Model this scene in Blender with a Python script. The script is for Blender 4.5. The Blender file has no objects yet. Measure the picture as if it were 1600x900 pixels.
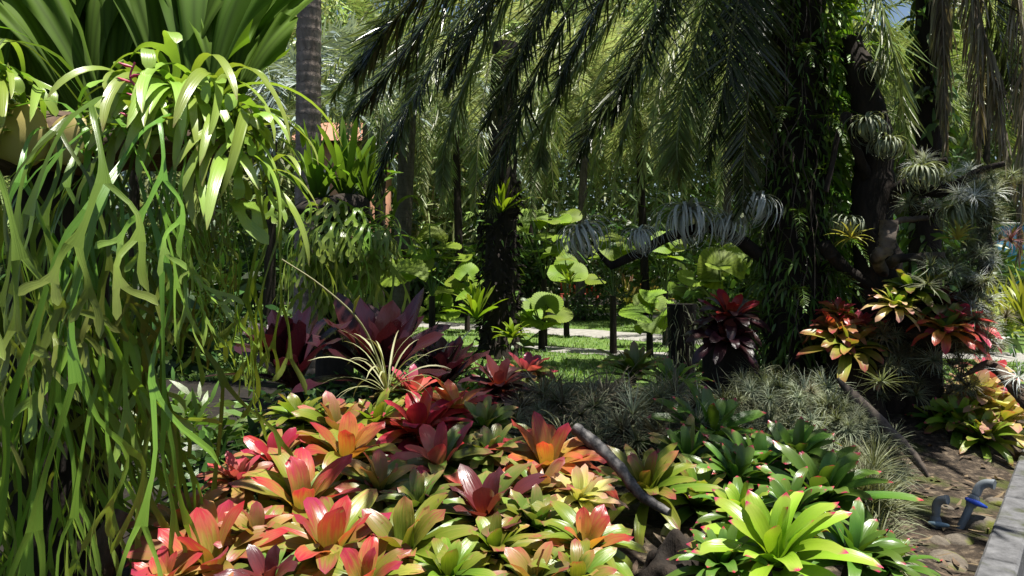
import bpy, math, random
import numpy as np
from mathutils import Vector, Matrix, Euler
R = math.radians
random.seed(7); rng = np.random.default_rng(7)
SC = bpy.context.scene
COL = SC.collection

# ------------------------------------------------------------------ camera
F, HZ, CZ = 1164.0, 410.0, 1.6                      # focal length and horizon in photo pixels, eye height
cam = bpy.data.cameras.new('camera'); co = bpy.data.objects.new('camera', cam); COL.objects.link(co)
co.location = (0, 0, CZ); co.rotation_euler = (R(90), 0, 0)
cam.sensor_width = 36; cam.lens = 36*F/1600; cam.shift_y = -(450-HZ)/1600; cam.clip_start = .05; cam.clip_end = 500
SC.camera = co

# ------------------------------------------------------------------ light
SUN_EL, SUN_AZ = 75, 112                             # azimuth clockwise from +Y (straight ahead) to the right
w = bpy.data.worlds.new('World'); SC.world = w; w.use_nodes = True
nt = w.node_tree; bg = nt.nodes['Background']
sky = nt.nodes.new('ShaderNodeTexSky'); sky.sky_type = 'NISHITA'; sky.sun_disc = False
sky.sun_elevation = R(SUN_EL); sky.sun_rotation = R(SUN_AZ); sky.air_density = 1.0; sky.dust_density = 1.2
nt.links.new(sky.outputs[0], bg.inputs[0]); bg.inputs[1].default_value = .05
sl = bpy.data.lights.new('sun', 'SUN'); sl.energy = 5.0; sl.angle = R(.5); sl.color = (1, .955, .87)
so = bpy.data.objects.new('sun', sl); COL.objects.link(so)
sd = Vector((math.sin(R(SUN_AZ))*math.cos(R(SUN_EL)), math.cos(R(SUN_AZ))*math.cos(R(SUN_EL)), math.sin(R(SUN_EL))))
so.rotation_euler = sd.to_track_quat('Z', 'Y').to_euler(); so.location = (0, 0, 30)
vs = SC.view_settings; vs.view_transform = 'Standard'; vs.look = 'None'; vs.gamma = 1; vs.use_curve_mapping = False
vs.exposure = 1.25
cy = SC.cycles
cy.max_bounces = 6; cy.diffuse_bounces = 3; cy.glossy_bounces = 2; cy.transmission_bounces = 4; cy.transparent_max_bounces = 4
cy.use_denoising = True; cy.caustics_reflective = False; cy.caustics_refractive = False

# ------------------------------------------------------------------ mesh building
def at(px, py, d):
    return Vector(((px-800)/F*d, d, CZ-(py-HZ)/F*d))
def A(p): return np.array(p, float)
def nrm(v): return v/np.maximum(np.linalg.norm(v, axis=-1, keepdims=True), 1e-9)

class MB:
    def __init__(s): s.v=[]; s.q=[]; s.t3=[]; s.uv=[]; s.ti=[]; s.qm=[]; s.tm=[]; s.n=0
    def add(s, v, quads=None, tris=None, uv=None, tint=None, mat=0):
        v = np.asarray(v, float).reshape(-1, 3); k = len(v)
        s.v.append(v)
        s.uv.append(np.zeros((k, 2)) if uv is None else np.asarray(uv, float).reshape(-1, 2))
        s.ti.append(np.full(k, .5 if tint is None else tint) if tint is None or np.isscalar(tint) else np.asarray(tint, float).reshape(-1))
        if quads is not None and len(quads):
            q = np.asarray(quads, int).reshape(-1, 4)+s.n; s.q.append(q); s.qm.append(np.full(len(q), mat))
        if tris is not None and len(tris):
            q = np.asarray(tris, int).reshape(-1, 3)+s.n; s.t3.append(q); s.tm.append(np.full(len(q), mat))
        s.n += k
    def data(s, name, mats, smooth=True):
        me = bpy.data.meshes.new(name)
        v = np.concatenate(s.v); uv = np.concatenate(s.uv); ti = np.concatenate(s.ti)
        q = np.concatenate(s.q) if s.q else np.zeros((0, 4), int); t = np.concatenate(s.t3) if s.t3 else np.zeros((0, 3), int)
        loops = np.concatenate([q.ravel(), t.ravel()])
        tot = np.concatenate([np.full(len(q), 4), np.full(len(t), 3)]).astype(np.int32)
        st = np.concatenate([[0], np.cumsum(tot)[:-1]]).astype(np.int32)
        me.vertices.add(len(v)); me.vertices.foreach_set('co', v.astype(np.float32).ravel())
        me.loops.add(len(loops)); me.loops.foreach_set('vertex_index', loops.astype(np.int32))
        me.polygons.add(len(tot)); me.polygons.foreach_set('loop_start', st); me.polygons.foreach_set('loop_total', tot)
        mi = np.concatenate(s.qm+s.tm).astype(np.int32); me.polygons.foreach_set('material_index', mi)
        me.polygons.foreach_set('use_smooth', np.full(len(tot), smooth))
        u = me.uv_layers.new(name='UVMap'); u.data.foreach_set('uv', uv[loops].astype(np.float32).ravel())
        a = me.attributes.new('tint', 'FLOAT', 'POINT'); a.data.foreach_set('value', ti.astype(np.float32))
        me.update(calc_edges=True); me.validate()
        for m in (mats if isinstance(mats, (list, tuple)) else [mats]): me.materials.append(m)
        return me
    def build(s, name, mats, parent=None, smooth=True):
        return obj(name, s.data(name, mats, smooth), parent)

def obj(name, me, parent=None, loc=None, rot=None, sc=None):
    o = bpy.data.objects.new(name, me); COL.objects.link(o)
    if parent is not None: o.parent = parent
    if loc is not None: o.location = loc
    if rot is not None: o.rotation_euler = rot
    if sc is not None: o.scale = (sc, sc, sc) if np.isscalar(sc) else sc
    return o
def tag(o, label, cat, group=None):
    o['label'] = label; o['category'] = cat
    if group: o['group'] = group
    return o
def thing(name, loc, label, cat, group=None, rotz=0):
    return tag(obj(name, None, None, loc, (0, 0, rotz)), label, cat, group)
def struct(o, kind='structure'): o['kind'] = kind; return o

def ribbons(mb, P, S, W, cup=0., k=3, tint=None, mat=0, vr=(0, 1), N=None, wave=None):
    """B ribbons of N points: centre lines P, side vectors S, widths W; k verts across, cupped towards the normal"""
    P = np.asarray(P, float); B, n = P.shape[:2]
    T = np.gradient(P, axis=1); T = nrm(T)
    S = S-(S*T).sum(-1, keepdims=True)*T; S = nrm(S)
    if N is None: N = np.cross(S, T)
    j = np.linspace(-1, 1, k)
    cup = np.broadcast_to(np.asarray(cup, float), (B, n))
    V = P[:, :, None, :]+S[:, :, None, :]*(W[:, :, None, None]*.5*j[None, None, :, None]) \
        + N[:, :, None, :]*((cup*W)[:, :, None, None]*(j**2)[None, None, :, None])
    if wave is not None: V = V+N[:, :, None, :]*(wave*W[:, :, None])[..., None]
    i = np.arange(B*n*k).reshape(B, n, k)
    q = np.stack([i[:, :-1, :-1], i[:, 1:, :-1], i[:, 1:, 1:], i[:, :-1, 1:]], -1).reshape(-1, 4)
    u = np.broadcast_to((j*.5+.5)[None, None, :], (B, n, k)); v = np.broadcast_to(np.linspace(vr[0], vr[1], n)[None, :, None], (B, n, k))
    if tint is None: tint = rng.random(B)
    mb.add(V.reshape(-1, 3), q, uv=np.stack([u, v], -1), tint=np.repeat(tint, n*k), mat=mat)

def arcs(az, a0, a1, L, n=10, p=1.0, org=None, twist=None, daz=None):
    """centre lines leaving at elevation a0 and ending at a1 (radians)"""
    az, a0, a1, L = [np.broadcast_to(np.asarray(x, float), np.shape(az)) for x in (az, a0, a1, L)]
    t = np.linspace(0, 1, n)
    e = a0[:, None]+(a1-a0)[:, None]*t[None]**p
    z = az[:, None]+(0 if daz is None else daz[:, None]*t[None]**1.5)
    D = np.stack([np.cos(e)*np.cos(z), np.cos(e)*np.sin(z), np.sin(e)], -1)
    st = D*(L/(n-1))[:, None, None]
    P = np.concatenate([np.zeros((len(az), 1, 3)), np.cumsum((st[:, :-1]+st[:, 1:])*.5, 1)], 1)
    if org is not None: P = P+org[:, None, :]
    S = np.stack([-np.sin(z), np.cos(z), 0*z], -1)
    if twist is not None:
        Nn = np.cross(S, D); a = twist[:, None, None]*t[None, :, None]
        S = S*np.cos(a)+Nn*np.sin(a)
    return P, S

def tube(mb, pts, rad, sides=8, mat=0, tint=.5, cap=True, rough=0., vscale=1.0, seed=0):
    P = np.array([A(p) for p in pts]); n = len(P); r = np.broadcast_to(np.asarray(rad, float), (n,))
    T = nrm(np.gradient(P, axis=0)); ref = A((0, 0, 1)) if abs(T[0][2]) < .9 else A((1, 0, 0))
    X = []; x = nrm(np.cross(T[0], ref))
    for i in range(n):
        x = nrm(x-T[i]*np.dot(x, T[i])); X.append(x)
    X = np.array(X); Y = np.cross(T, X)
    a = np.arange(sides)/sides*2*math.pi
    rr = np.repeat(r[:, None], sides, 1)
    if rough:
        g = np.random.default_rng(seed); rr = rr*(1+rough*(g.random((n, sides))-.5)*2)
    V = P[:, None]+rr[..., None]*(np.cos(a)[None, :, None]*X[:, None]+np.sin(a)[None, :, None]*Y[:, None])
    i = np.arange(n*sides).reshape(n, sides); j = np.roll(i, -1, 1)
    q = np.stack([i[:-1], j[:-1], j[1:], i[1:]], -1).reshape(-1, 4)
    s = np.concatenate([[0], np.cumsum(np.linalg.norm(np.diff(P, axis=0), axis=1))])*vscale
    uv = np.stack([np.broadcast_to(a[None]/6.2832, (n, sides)), np.broadcast_to(s[:, None], (n, sides))], -1)
    mb.add(V.reshape(-1, 3), q, uv=uv, tint=tint, mat=mat)
    if cap:
        for row, c in ((0, P[0]), (n-1, P[-1])):
            rim = V[row]; vv = np.concatenate([rim, [c]])
            k = np.arange(sides)
            tr = np.stack([k, np.roll(k, -1), np.full(sides, sides)], -1)
            if row == 0: tr = tr[:, ::-1]
            mb.add(vv, None, tr, tint=tint, mat=mat)

def spline(pts, n=24):
    P = np.array([A(p) for p in pts]); P = np.concatenate([[2*P[0]-P[1]], P, [2*P[-1]-P[-2]]])
    out = []; m = len(P)-3
    for t in np.linspace(0, m-1e-6, n):
        i = int(t); f = t-i; a, b, c, d = P[i:i+4]
        out.append(.5*((2*b)+(c-a)*f+(2*a-5*b+4*c-d)*f*f+(3*b-a-3*c+d)*f**3))
    return np.array(out)

def lump(mb, c, r, seed=0, amp=.25, nu=18, nv=12, mat=0, freq=2.2, flat=None):
    g = np.random.default_rng(seed); k = g.normal(size=(7, 3))*freq; ph = g.random(7)*6.28; am = g.random(7)
    u = np.arange(nu)/nu*2*math.pi; v = np.linspace(0, math.pi, nv)
    D = np.stack([np.sin(v)[:, None]*np.cos(u)[None], np.sin(v)[:, None]*np.sin(u)[None], np.broadcast_to(np.cos(v)[:, None], (nv, nu))], -1)
    f = (np.sin(D@k.T+ph)*am).sum(-1)/am.sum()
    V = A(c)+D*A(r)*(1+amp*f)[..., None]
    i = np.arange(nu*nv).reshape(nv, nu); j = np.roll(i, -1, 1)
    mb.add(V.reshape(-1, 3), np.stack([i[:-1], i[1:], j[1:], j[:-1]], -1).reshape(-1, 4), uv=np.stack([np.broadcast_to(u/6.28, (nv, nu)), np.broadcast_to(v[:, None]/3.14, (nv, nu))], -1), mat=mat)

def box(mb, c, s, rz=0, mat=0, bev=.006):
    x, y, z = [q*.5 for q in s]; b = min(bev, x*.4, y*.4, z*.4); V = []
    for zz, ins in ((-z, b), (-z+b, 0), (z-b, 0), (z, b)):
        for sx, sy in ((-1, -1), (1, -1), (1, 1), (-1, 1)): V.append((sx*(x-ins), sy*(y-ins), zz))
    V = A(V); ca, sa = math.cos(rz), math.sin(rz)
    V = np.stack([V[:, 0]*ca-V[:, 1]*sa, V[:, 0]*sa+V[:, 1]*ca, V[:, 2]], -1)+A(c)
    q = [(3, 2, 1, 0), (12, 13, 14, 15)]
    for l in range(3):
        for i in range(4): q.append((l*4+i, l*4+(i+1) % 4, l*4+4+(i+1) % 4, l*4+4+i))
    mb.add(V, q, mat=mat)

# ------------------------------------------------------------------ materials
MATS = {}
def _mat(name):
    m = bpy.data.materials.new(name); m.use_nodes = True; nt = m.node_tree
    return m, nt, nt.nodes['Principled BSDF'], nt.nodes['Material Output']
def node(nt, t, **kw):
    n = nt.nodes.new(t)
    for k, v in kw.items(): setattr(n, k, v)
    return n
def ramp(nt, stops):
    r = node(nt, 'ShaderNodeValToRGB'); el = r.color_ramp.elements
    while len(el) < len(stops): el.new(.5)
    for e, (p, c) in zip(el, stops): e.position = p; e.color = (*c, 1)
    return r
def math_(nt, op, a, b=None, c=None):
    n = node(nt, 'ShaderNodeMath', operation=op)
    for i, x in enumerate((a, b, c)):
        if x is None: continue
        if isinstance(x, (int, float)): n.inputs[i].default_value = x
        else: nt.links.new(x, n.inputs[i])
    return n.outputs[0]
def leafmat(name, stops, rough=.42, trans=.32, var=.5, hue=.03, streak=.35, veins=0, spec=.5, spots=None, ttint=(1.25, 1.2, .55), sheen=0):
    m, nt, bs, out = _mat(name); L = nt.links.new
    uv = node(nt, 'ShaderNodeUVMap'); sep = node(nt, 'ShaderNodeSeparateXYZ'); L(uv.outputs[0], sep.inputs[0])
    at_ = node(nt, 'ShaderNodeAttribute', attribute_name='tint'); oi = node(nt, 'ShaderNodeObjectInfo')
    ran = math_(nt, 'FRACT', math_(nt, 'ADD', at_.outputs['Fac'], oi.outputs['Random']))
    cb = node(nt, 'ShaderNodeCombineXYZ')
    L(math_(nt, 'MULTIPLY', sep.outputs[0], 9.), cb.inputs[0]); L(math_(nt, 'MULTIPLY', sep.outputs[1], 2.2), cb.inputs[1]); L(math_(nt, 'MULTIPLY', ran, 60.), cb.inputs[2])
    nz = node(nt, 'ShaderNodeTexNoise'); nz.inputs['Scale'].default_value = 1.; nz.inputs['Detail'].default_value = 3; L(cb.outputs[0], nz.inputs['Vector'])
    rp = ramp(nt, stops)
    L(math_(nt, 'ADD', sep.outputs[1], math_(nt, 'MULTIPLY', math_(nt, 'SUBTRACT', nz.outputs[0], .5), streak)), rp.inputs[0])
    hs = node(nt, 'ShaderNodeHueSaturation'); L(rp.outputs[0], hs.inputs['Color'])
    L(math_(nt, 'ADD', .5-hue*.5, math_(nt, 'MULTIPLY', ran, hue)), hs.inputs['Hue'])
    val = math_(nt, 'ADD', 1-var*.5, math_(nt, 'MULTIPLY', ran, var))
    if veins:
        vn = math_(nt, 'ABSOLUTE', math_(nt, 'SINE', math_(nt, 'MULTIPLY', sep.outputs[0], veins)))
        va = .10 if veins == 26 else .38
        val = math_(nt, 'MULTIPLY', val, math_(nt, 'ADD', 1-va*.75, math_(nt, 'MULTIPLY', vn, va)))
    L(val, hs.inputs['Value']); colr = hs.outputs[0]
    if spots:
        n2 = node(nt, 'ShaderNodeTexNoise'); n2.inputs['Scale'].default_value = spots[1]; n2.inputs['Detail'].default_value = 4
        tc = node(nt, 'ShaderNodeTexCoord'); L(tc.outputs['Object'], n2.inputs['Vector'])
        r2 = ramp(nt, [(spots[2], (0, 0, 0)), (spots[2]+.06, (1, 1, 1))]); L(n2.outputs[0], r2.inputs[0])
        mx = node(nt, 'ShaderNodeMixRGB'); L(r2.outputs[0], mx.inputs[0]); L(colr, mx.inputs[1]); mx.inputs[2].default_value = (*spots[0], 1); colr = mx.outputs[0]
    L(colr, bs.inputs['Base Color']); bs.inputs['Roughness'].default_value = rough; bs.inputs['Specular IOR Level'].default_value = spec
    bp = node(nt, 'ShaderNodeBump'); bp.inputs['Strength'].default_value = .25; bp.inputs['Distance'].default_value = .01
    L(nz.outputs[0], bp.inputs['Height']); L(bp.outputs[0], bs.inputs['Normal'])
    tr = node(nt, 'ShaderNodeBsdfTranslucent'); mu = node(nt, 'ShaderNodeMixRGB', blend_type='MULTIPLY'); mu.inputs[0].default_value = 1
    L(colr, mu.inputs[1]); mu.inputs[2].default_value = (*ttint, 1); L(mu.outputs[0], tr.inputs[0])
    ms = node(nt, 'ShaderNodeMixShader'); ms.inputs[0].default_value = trans
    L(bs.outputs[0], ms.inputs[1]); L(tr.outputs[0], ms.inputs[2]); L(ms.outputs[0], out.inputs[0])
    MATS[name] = m; return m
def solid(name, stops, scale=6., rough=.85, bump=.6, dist=.02, stretch=(1, 1, 1), rings=None, detail=6, moss=None, spec=.3, wave=None):
    m, nt, bs, out = _mat(name); L = nt.links.new
    tc = node(nt, 'ShaderNodeTexCoord'); mp = node(nt, 'ShaderNodeMapping'); L(tc.outputs['Object'], mp.inputs[0]); mp.inputs['Scale'].default_value = stretch
    nz = node(nt, 'ShaderNodeTexNoise'); nz.inputs['Scale'].default_value = scale; nz.inputs['Detail'].default_value = detail; nz.inputs['Roughness'].default_value = .65; L(mp.outputs[0], nz.inputs['Vector'])
    rp = ramp(nt, stops); L(nz.outputs[0], rp.inputs[0]); colr = rp.outputs[0]; h = nz.outputs[0]
    if rings:
        uv = node(nt, 'ShaderNodeUVMap'); sep = node(nt, 'ShaderNodeSeparateXYZ'); L(uv.outputs[0], sep.inputs[0])
        ph = math_(nt, 'ADD', math_(nt, 'MULTIPLY', sep.outputs[1], rings), math_(nt, 'MULTIPLY', nz.outputs[0], 1.2))
        fr = math_(nt, 'FRACT', ph); h = math_(nt, 'ADD', math_(nt, 'MULTIPLY', fr, .8), math_(nt, 'MULTIPLY', nz.outputs[0], .5))
        gap = ramp(nt, [(0, (.3, .28, .26)), (.12, (1, 1, 1))]); L(fr, gap.inputs[0])
        mx = node(nt, 'ShaderNodeMixRGB', blend_type='MULTIPLY'); mx.inputs[0].default_value = .85; L(colr, mx.inputs[1]); L(gap.outputs[0], mx.inputs[2]); colr = mx.outputs[0]
    if moss:
        n2 = node(nt, 'ShaderNodeTexNoise'); n2.inputs['Scale'].default_value = moss[1]; n2.inputs['Detail'].default_value = 5; L(tc.outputs['Object'], n2.inputs['Vector'])
        r2 = ramp(nt, [(moss[2], (0, 0, 0)), (moss[2]+.1, (1, 1, 1))]); L(n2.outputs[0], r2.inputs[0])
        mx = node(nt, 'ShaderNodeMixRGB'); L(r2.outputs[0], mx.inputs[0]); L(colr, mx.inputs[1]); mx.inputs[2].default_value = (*moss[0], 1); colr = mx.outputs[0]
    L(colr, bs.inputs['Base Color']); bs.inputs['Roughness'].default_value = rough; bs.inputs['Specular IOR Level'].default_value = spec
    bp = node(nt, 'ShaderNodeBump'); bp.inputs['Strength'].default_value = bump; bp.inputs['Distance'].default_value = dist
    L(h, bp.inputs['Height']); L(bp.outputs[0], bs.inputs['Normal'])
    MATS[name] = m; return m
M = MATS
# bromeliads: ramps run from leaf base to leaf tip
leafmat('coral', [(0, (.20, .22, .03)), (.34, (.34, .22, .05)), (.62, (.40, .09, .055)), (1, (.42, .03, .075))], .3, .4, streak=.9, veins=26, spots=((.3, .2, .08), 40, .66), ttint=(1.3, 1, .6))
leafmat('crimson', [(0, (.25, .14, .03)), (.35, (.36, .04, .035)), (1, (.38, .02, .05))], .3, .38, streak=.8, veins=26, ttint=(1.3, .9, .7))
leafmat('orange_leaf', [(0, (.32, .28, .04)), (.35, (.42, .24, .05)), (.75, (.44, .11, .05)), (1, (.42, .035, .05))], .3, .4, streak=.9, veins=26, spots=((.2, .12, .04), 40, .66), ttint=(1.3, 1, .5))
leafmat('maroon_leaf', [(0, (.30, .10, .02)), (.35, (.16, .035, .03)), (1, (.085, .025, .03))], .26, .28, streak=.5, ttint=(1.4, .9, .6))
leafmat('gold_outer', [(0, (.06, .09, .012)), (.45, (.19, .21, .025)), (.76, (.28, .23, .05)), (1, (.36, .08, .07))], .34, .36, hue=.07, streak=.9, veins=26, spots=((.2, .11, .04), 34, .66))
leafmat('lime_outer', [(0, (.05, .09, .01)), (.55, (.15, .22, .02)), (.88, (.23, .26, .04)), (1, (.30, .12, .08))], .34, .38, hue=.06, streak=.7, veins=26, spots=((.22, .15, .06), 36, .68))
leafmat('olive_outer', [(0, (.05, .09, .015)), (.6, (.12, .17, .03)), (.92, (.22, .18, .06)), (1, (.3, .1, .08))], .32, .3, hue=.06, streak=.6, spots=((.2, .1, .06), 30, .64))
leafmat('tan_leaf', [(0, (.12, .13, .02)), (.4, (.26, .19, .045)), (.8, (.33, .15, .07)), (1, (.36, .06, .065))], .36, .34, hue=.05, streak=.8)
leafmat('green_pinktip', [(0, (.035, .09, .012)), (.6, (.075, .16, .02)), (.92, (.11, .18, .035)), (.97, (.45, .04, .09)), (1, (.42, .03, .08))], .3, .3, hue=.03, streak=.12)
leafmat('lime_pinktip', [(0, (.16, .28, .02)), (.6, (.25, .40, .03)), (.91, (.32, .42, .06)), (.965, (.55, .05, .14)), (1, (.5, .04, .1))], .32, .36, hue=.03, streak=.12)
leafmat('cream_leaf', [(0, (.3, .33, .06)), (.5, (.45, .42, .14)), (1, (.5, .24, .2))], .36, .36, hue=.05, streak=.7)
leafmat('rose_leaf', [(0, (.2, .2, .05)), (.35, (.4, .12, .09)), (1, (.5, .05, .1))], .32, .36, hue=.04, streak=.6, ttint=(1.3, .9, .7))
leafmat('wine', [(0, (.08, .02, .015)), (.3, (.045, .009, .013)), (1, (.03, .009, .014))], .27, .2, hue=.06, streak=.5, ttint=(1.5, .8, .7))
leafmat('wine_outer', [(0, (.05, .03, .02)), (.6, (.05, .014, .018)), (1, (.04, .02, .02))], .3, .18, hue=.06, streak=.5, ttint=(1.5, .8, .7))
# ferns and others
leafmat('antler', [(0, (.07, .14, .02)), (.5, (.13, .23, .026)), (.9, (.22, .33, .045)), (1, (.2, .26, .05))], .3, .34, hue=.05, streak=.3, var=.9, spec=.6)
leafmat('antler_painted_sun', [(0, (.15, .25, .035)), (.6, (.25, .36, .06)), (.95, (.32, .42, .10)), (1, (.24, .2, .07))], .3, .36, hue=.04, streak=.4, var=.6, spec=.6)  # lighter copy of antler, sunlight put into the colour
leafmat('shield', [(0, (.07, .12, .018)), (.5, (.08, .15, .02)), (1, (.14, .25, .03))], .65, .5, spec=.15, hue=.02, streak=.2, veins=48, var=.3)
leafmat('tan_shield', [(0, (.3, .22, .07)), (1, (.42, .36, .14))], .6, .2)
leafmat('palm_dark', [(0, (.03, .045, .011)), (1, (.05, .07, .016))], .27, .22, var=.9, spec=.75, ttint=(1.15, 1.15, .8))  # backlit shade of the hanging fronds put into the colour
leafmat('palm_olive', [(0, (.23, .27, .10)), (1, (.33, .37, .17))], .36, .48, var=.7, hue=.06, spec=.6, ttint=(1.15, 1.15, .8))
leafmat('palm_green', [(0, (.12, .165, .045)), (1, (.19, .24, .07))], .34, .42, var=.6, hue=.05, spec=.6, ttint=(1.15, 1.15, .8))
leafmat('palm_silver', [(0, (.20, .26, .25)), (1, (.25, .30, .28))], .4, .2, var=.4)
leafmat('palm_dry', [(0, (.20, .165, .12)), (1, (.34, .29, .21))], .6, .2, var=.6)
leafmat('dead_leaf', [(0, (.07, .045, .025)), (1, (.16, .11, .06))], .8, .1, var=1.)
leafmat('fan', [(0, (.12, .2, .015)), (1, (.19, .28, .022))], .55, .45, spec=.25, veins=75, var=.4, streak=.1)
leafmat('airgrey', [(0, (.20, .24, .14)), (1, (.27, .30, .2))], .55, .2, var=.5)
leafmat('airgreen', [(0, (.09, .11, .045)), (1, (.19, .2, .11))], .55, .2, var=.6)
leafmat('airsilver', [(0, (.40, .44, .40)), (1, (.62, .65, .62))], .5, .15, var=.4)
leafmat('airbrown', [(0, (.10, .09, .05)), (1, (.16, .13, .08))], .6, .15, var=.7)
leafmat('airred', [(0, (.12, .03, .03)), (1, (.16, .05, .05))], .5, .2)
leafmat('airyellow', [(0, (.5, .42, .06)), (.5, (.4, .4, .1)), (1, (.35, .38, .16))], .45, .3)
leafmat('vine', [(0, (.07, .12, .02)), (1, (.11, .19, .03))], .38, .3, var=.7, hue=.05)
leafmat('vine_painted_lit', [(0, (.12, .22, .02)), (1, (.16, .30, .03))], .38, .4, var=.5, hue=.04)  # lighter copy of vine, sunlight put into the colour
leafmat('bush', [(0, (.03, .06, .012)), (1, (.05, .10, .02))], .38, .3, var=.8, hue=.06)
leafmat('bush_yellow', [(0, (.16, .2, .03)), (1, (.28, .3, .05))], .4, .35, var=.7, hue=.05)
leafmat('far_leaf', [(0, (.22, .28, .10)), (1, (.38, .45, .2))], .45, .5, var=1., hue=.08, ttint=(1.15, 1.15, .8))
leafmat('grass_leaf', [(0, (.07, .14, .02)), (1, (.12, .21, .03))], .5, .35, var=.5, hue=.04)
leafmat('pink', [(0, (.45, .06, .14)), (1, (.5, .08, .2))], .4, .25)
leafmat('straw', [(0, (.2, .22, .08)), (1, (.32, .31, .17))], .5, .15)
solid('soil', [(.3, (.005, .004, .003)), (.55, (.012, .009, .006)), (.75, (.035, .026, .017))], 9, .95, 1., .04, moss=((.03, .04, .01), 1.6, .6))
solid('bare_soil', [(.34, (.012, .009, .006)), (.52, (.055, .04, .027)), (.7, (.2, .155, .105))], 16, .95, 1., .06, moss=((.06, .07, .015), 2.6, .53), detail=10)
solid('lawn_ground', [(.3, (.05, .10, .018)), (.7, (.11, .17, .03))], 5, .9, .5, .02, moss=((.12, .11, .06), 2.5, .62))
solid('path_stone', [(.3, (.15, .145, .13)), (.7, (.3, .285, .26))], 7, .85, .3, .01)
solid('bark_dark', [(.3, (.006, .005, .004)), (.7, (.035, .025, .018))], 9, .9, 1., .03, (1, 1, .25))
solid('bark_brown', [(.3, (.035, .022, .014)), (.7, (.12, .08, .055))], 8, .9, 1., .03, (1, 1, .25))
solid('bark_ring', [(.3, (.16, .125, .1)), (.7, (.34, .28, .235))], 14, .85, 1., .02, (1, 1, .3), rings=7.5)
solid('bark_ring_dark', [(.3, (.05, .04, .03)), (.7, (.13, .11, .09))], 14, .85, 1., .02, (1, 1, .3), rings=12)
solid('driftwood', [(.3, (.05, .038, .03)), (.7, (.2, .16, .125))], 10, .8, .8, .012, (1, 1, 1), moss=((.02, .016, .014), 5, .5))
solid('charred', [(.35, (.014, .013, .013)), (.7, (.16, .15, .145))], 26, .6, .7, .006)
solid('rock', [(.3, (.06, .05, .04)), (.7, (.2, .17, .13))], 9, .95, 1., .03, moss=((.085, .095, .015), 5, .48), detail=9)
solid('kerb_stone', [(.3, (.045, .045, .047)), (.7, (.15, .15, .155))], 9, .9, 1., .02, moss=((.045, .05, .025), 4, .54), detail=9)
solid('pvc', [(.3, (.13, .15, .165)), (.7, (.19, .21, .225))], 5, .45, .05, .001, spec=.5)
solid('pvc_blue', [(.3, (.02, .06, .42)), (.7, (.03, .10, .55))], 5, .4, .05, .001, spec=.5)
solid('pvc_pale', [(.3, (.12, .2, .25)), (.7, (.18, .27, .32))], 5, .45, .05, .001, spec=.5)
solid('wall_terracotta', [(.3, (.42, .2, .12)), (.7, (.5, .27, .17))], 3, .9, .2)
solid('wall_blue', [(.3, (.10, .34, .62)), (.7, (.13, .40, .68))], 2, .8, .1)
solid('wall_white', [(.3, (.6, .6, .58)), (.7, (.72, .72, .7))], 2, .8, .1)
solid('red_wood', [(.3, (.22, .035, .02)), (.7, (.33, .06, .035))], 8, .6, .2)
solid('roof_tile', [(.3, (.3, .14, .09)), (.7, (.4, .2, .14))], 6, .9, .5)
solid('glass_dark', [(.3, (.02, .025, .03)), (.7, (.04, .045, .05))], 2, .1, 0)

# ------------------------------------------------------------------ ground
KA, KD = np.array((2.18, 3.52)), np.array((.6147, .7887))
def gz(x, y):
    x = np.asarray(x, float); y = np.asarray(y, float)
    def g(cx, cy, h, sx, sy): return h*np.exp(-((x-cx)/sx)**2-((y-cy)/sy)**2)
    z = g(-.45, 3.4, .36, 1.0, 1.1)+g(1.0, 4.3, .22, .8, .9)+g(2.5, 7, .4, 1.5, 1.2)+g(.5, 5.6, .25, 1.5, .8)+g(3.95, 6.6, .32, .6, .5)+g(-1.6, 5.6, .3, 1.2, .9)
    z = z+.012*np.sin(x*5.1+y*3.3)*np.cos(y*6.2-x*2.2)*np.exp(-((y-5)/6)**2)
    off = (x-KA[0])*KD[1]-(y-KA[1])*KD[0]
    z = np.where(off > .1, z-.26, z)
    return np.where(y > 9.5, 0, z*np.clip((9.5-y)/1., 0, 1))
xs = np.concatenate([np.linspace(-90, -8, 14), np.linspace(-7, 7.5, 120), np.linspace(9, 90, 14)])
ys = np.concatenate([np.linspace(-12, -1, 6), np.linspace(-.6, 10, 100), np.linspace(11, 120, 30)])
X, Y = np.meshgrid(xs, ys); mb = MB()
i = np.arange(X.size).reshape(X.shape)
mb.add(np.stack([X, Y, gz(X, Y)], -1), np.stack([i[:-1, :-1], i[:-1, 1:], i[1:, 1:], i[1:, :-1]], -1).reshape(-1, 4))
struct(mb.build('ground', M['soil']))
def sheet(name, outline, z, mat):
    mb = MB(); P = np.array([(x, y, z) for x, y in outline]); c = P.mean(0); n = len(P); k = np.arange(n)
    mb.add(np.concatenate([P, [c]]), None, np.stack([k, np.roll(k, -1), np.full(n, n)], -1)); return struct(mb.build(name, mat))
sheet('lawn', [(-14, 9.9), (-5, 10.2), (0, 9.8), (4, 9.9), (9, 9.7), (16, 9.8), (18, 15), (16, 27), (0, 28), (-14, 28)], .006, M['lawn_ground'])
def strip(name, pts, wid, z, mat, seed=0):
    g = np.random.default_rng(seed); P = spline([(x, y, z) for x, y in pts], 40); T = nrm(np.gradient(P, axis=0)); S = np.stack([-T[:, 1], T[:, 0], 0*T[:, 0]], -1)
    wv = wid*.5*(1+.12*g.normal(size=(len(P), 2)))
    V = np.stack([P-S*wv[:, :1], P+S*wv[:, 1:]], 1); i = np.arange(len(P)*2).reshape(-1, 2); mb = MB()
    mb.add(V.reshape(-1, 3), np.stack([i[:-1, 0], i[:-1, 1], i[1:, 1], i[1:, 0]], -1)[:, ::-1]); return struct(mb.build(name, mat))
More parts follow.
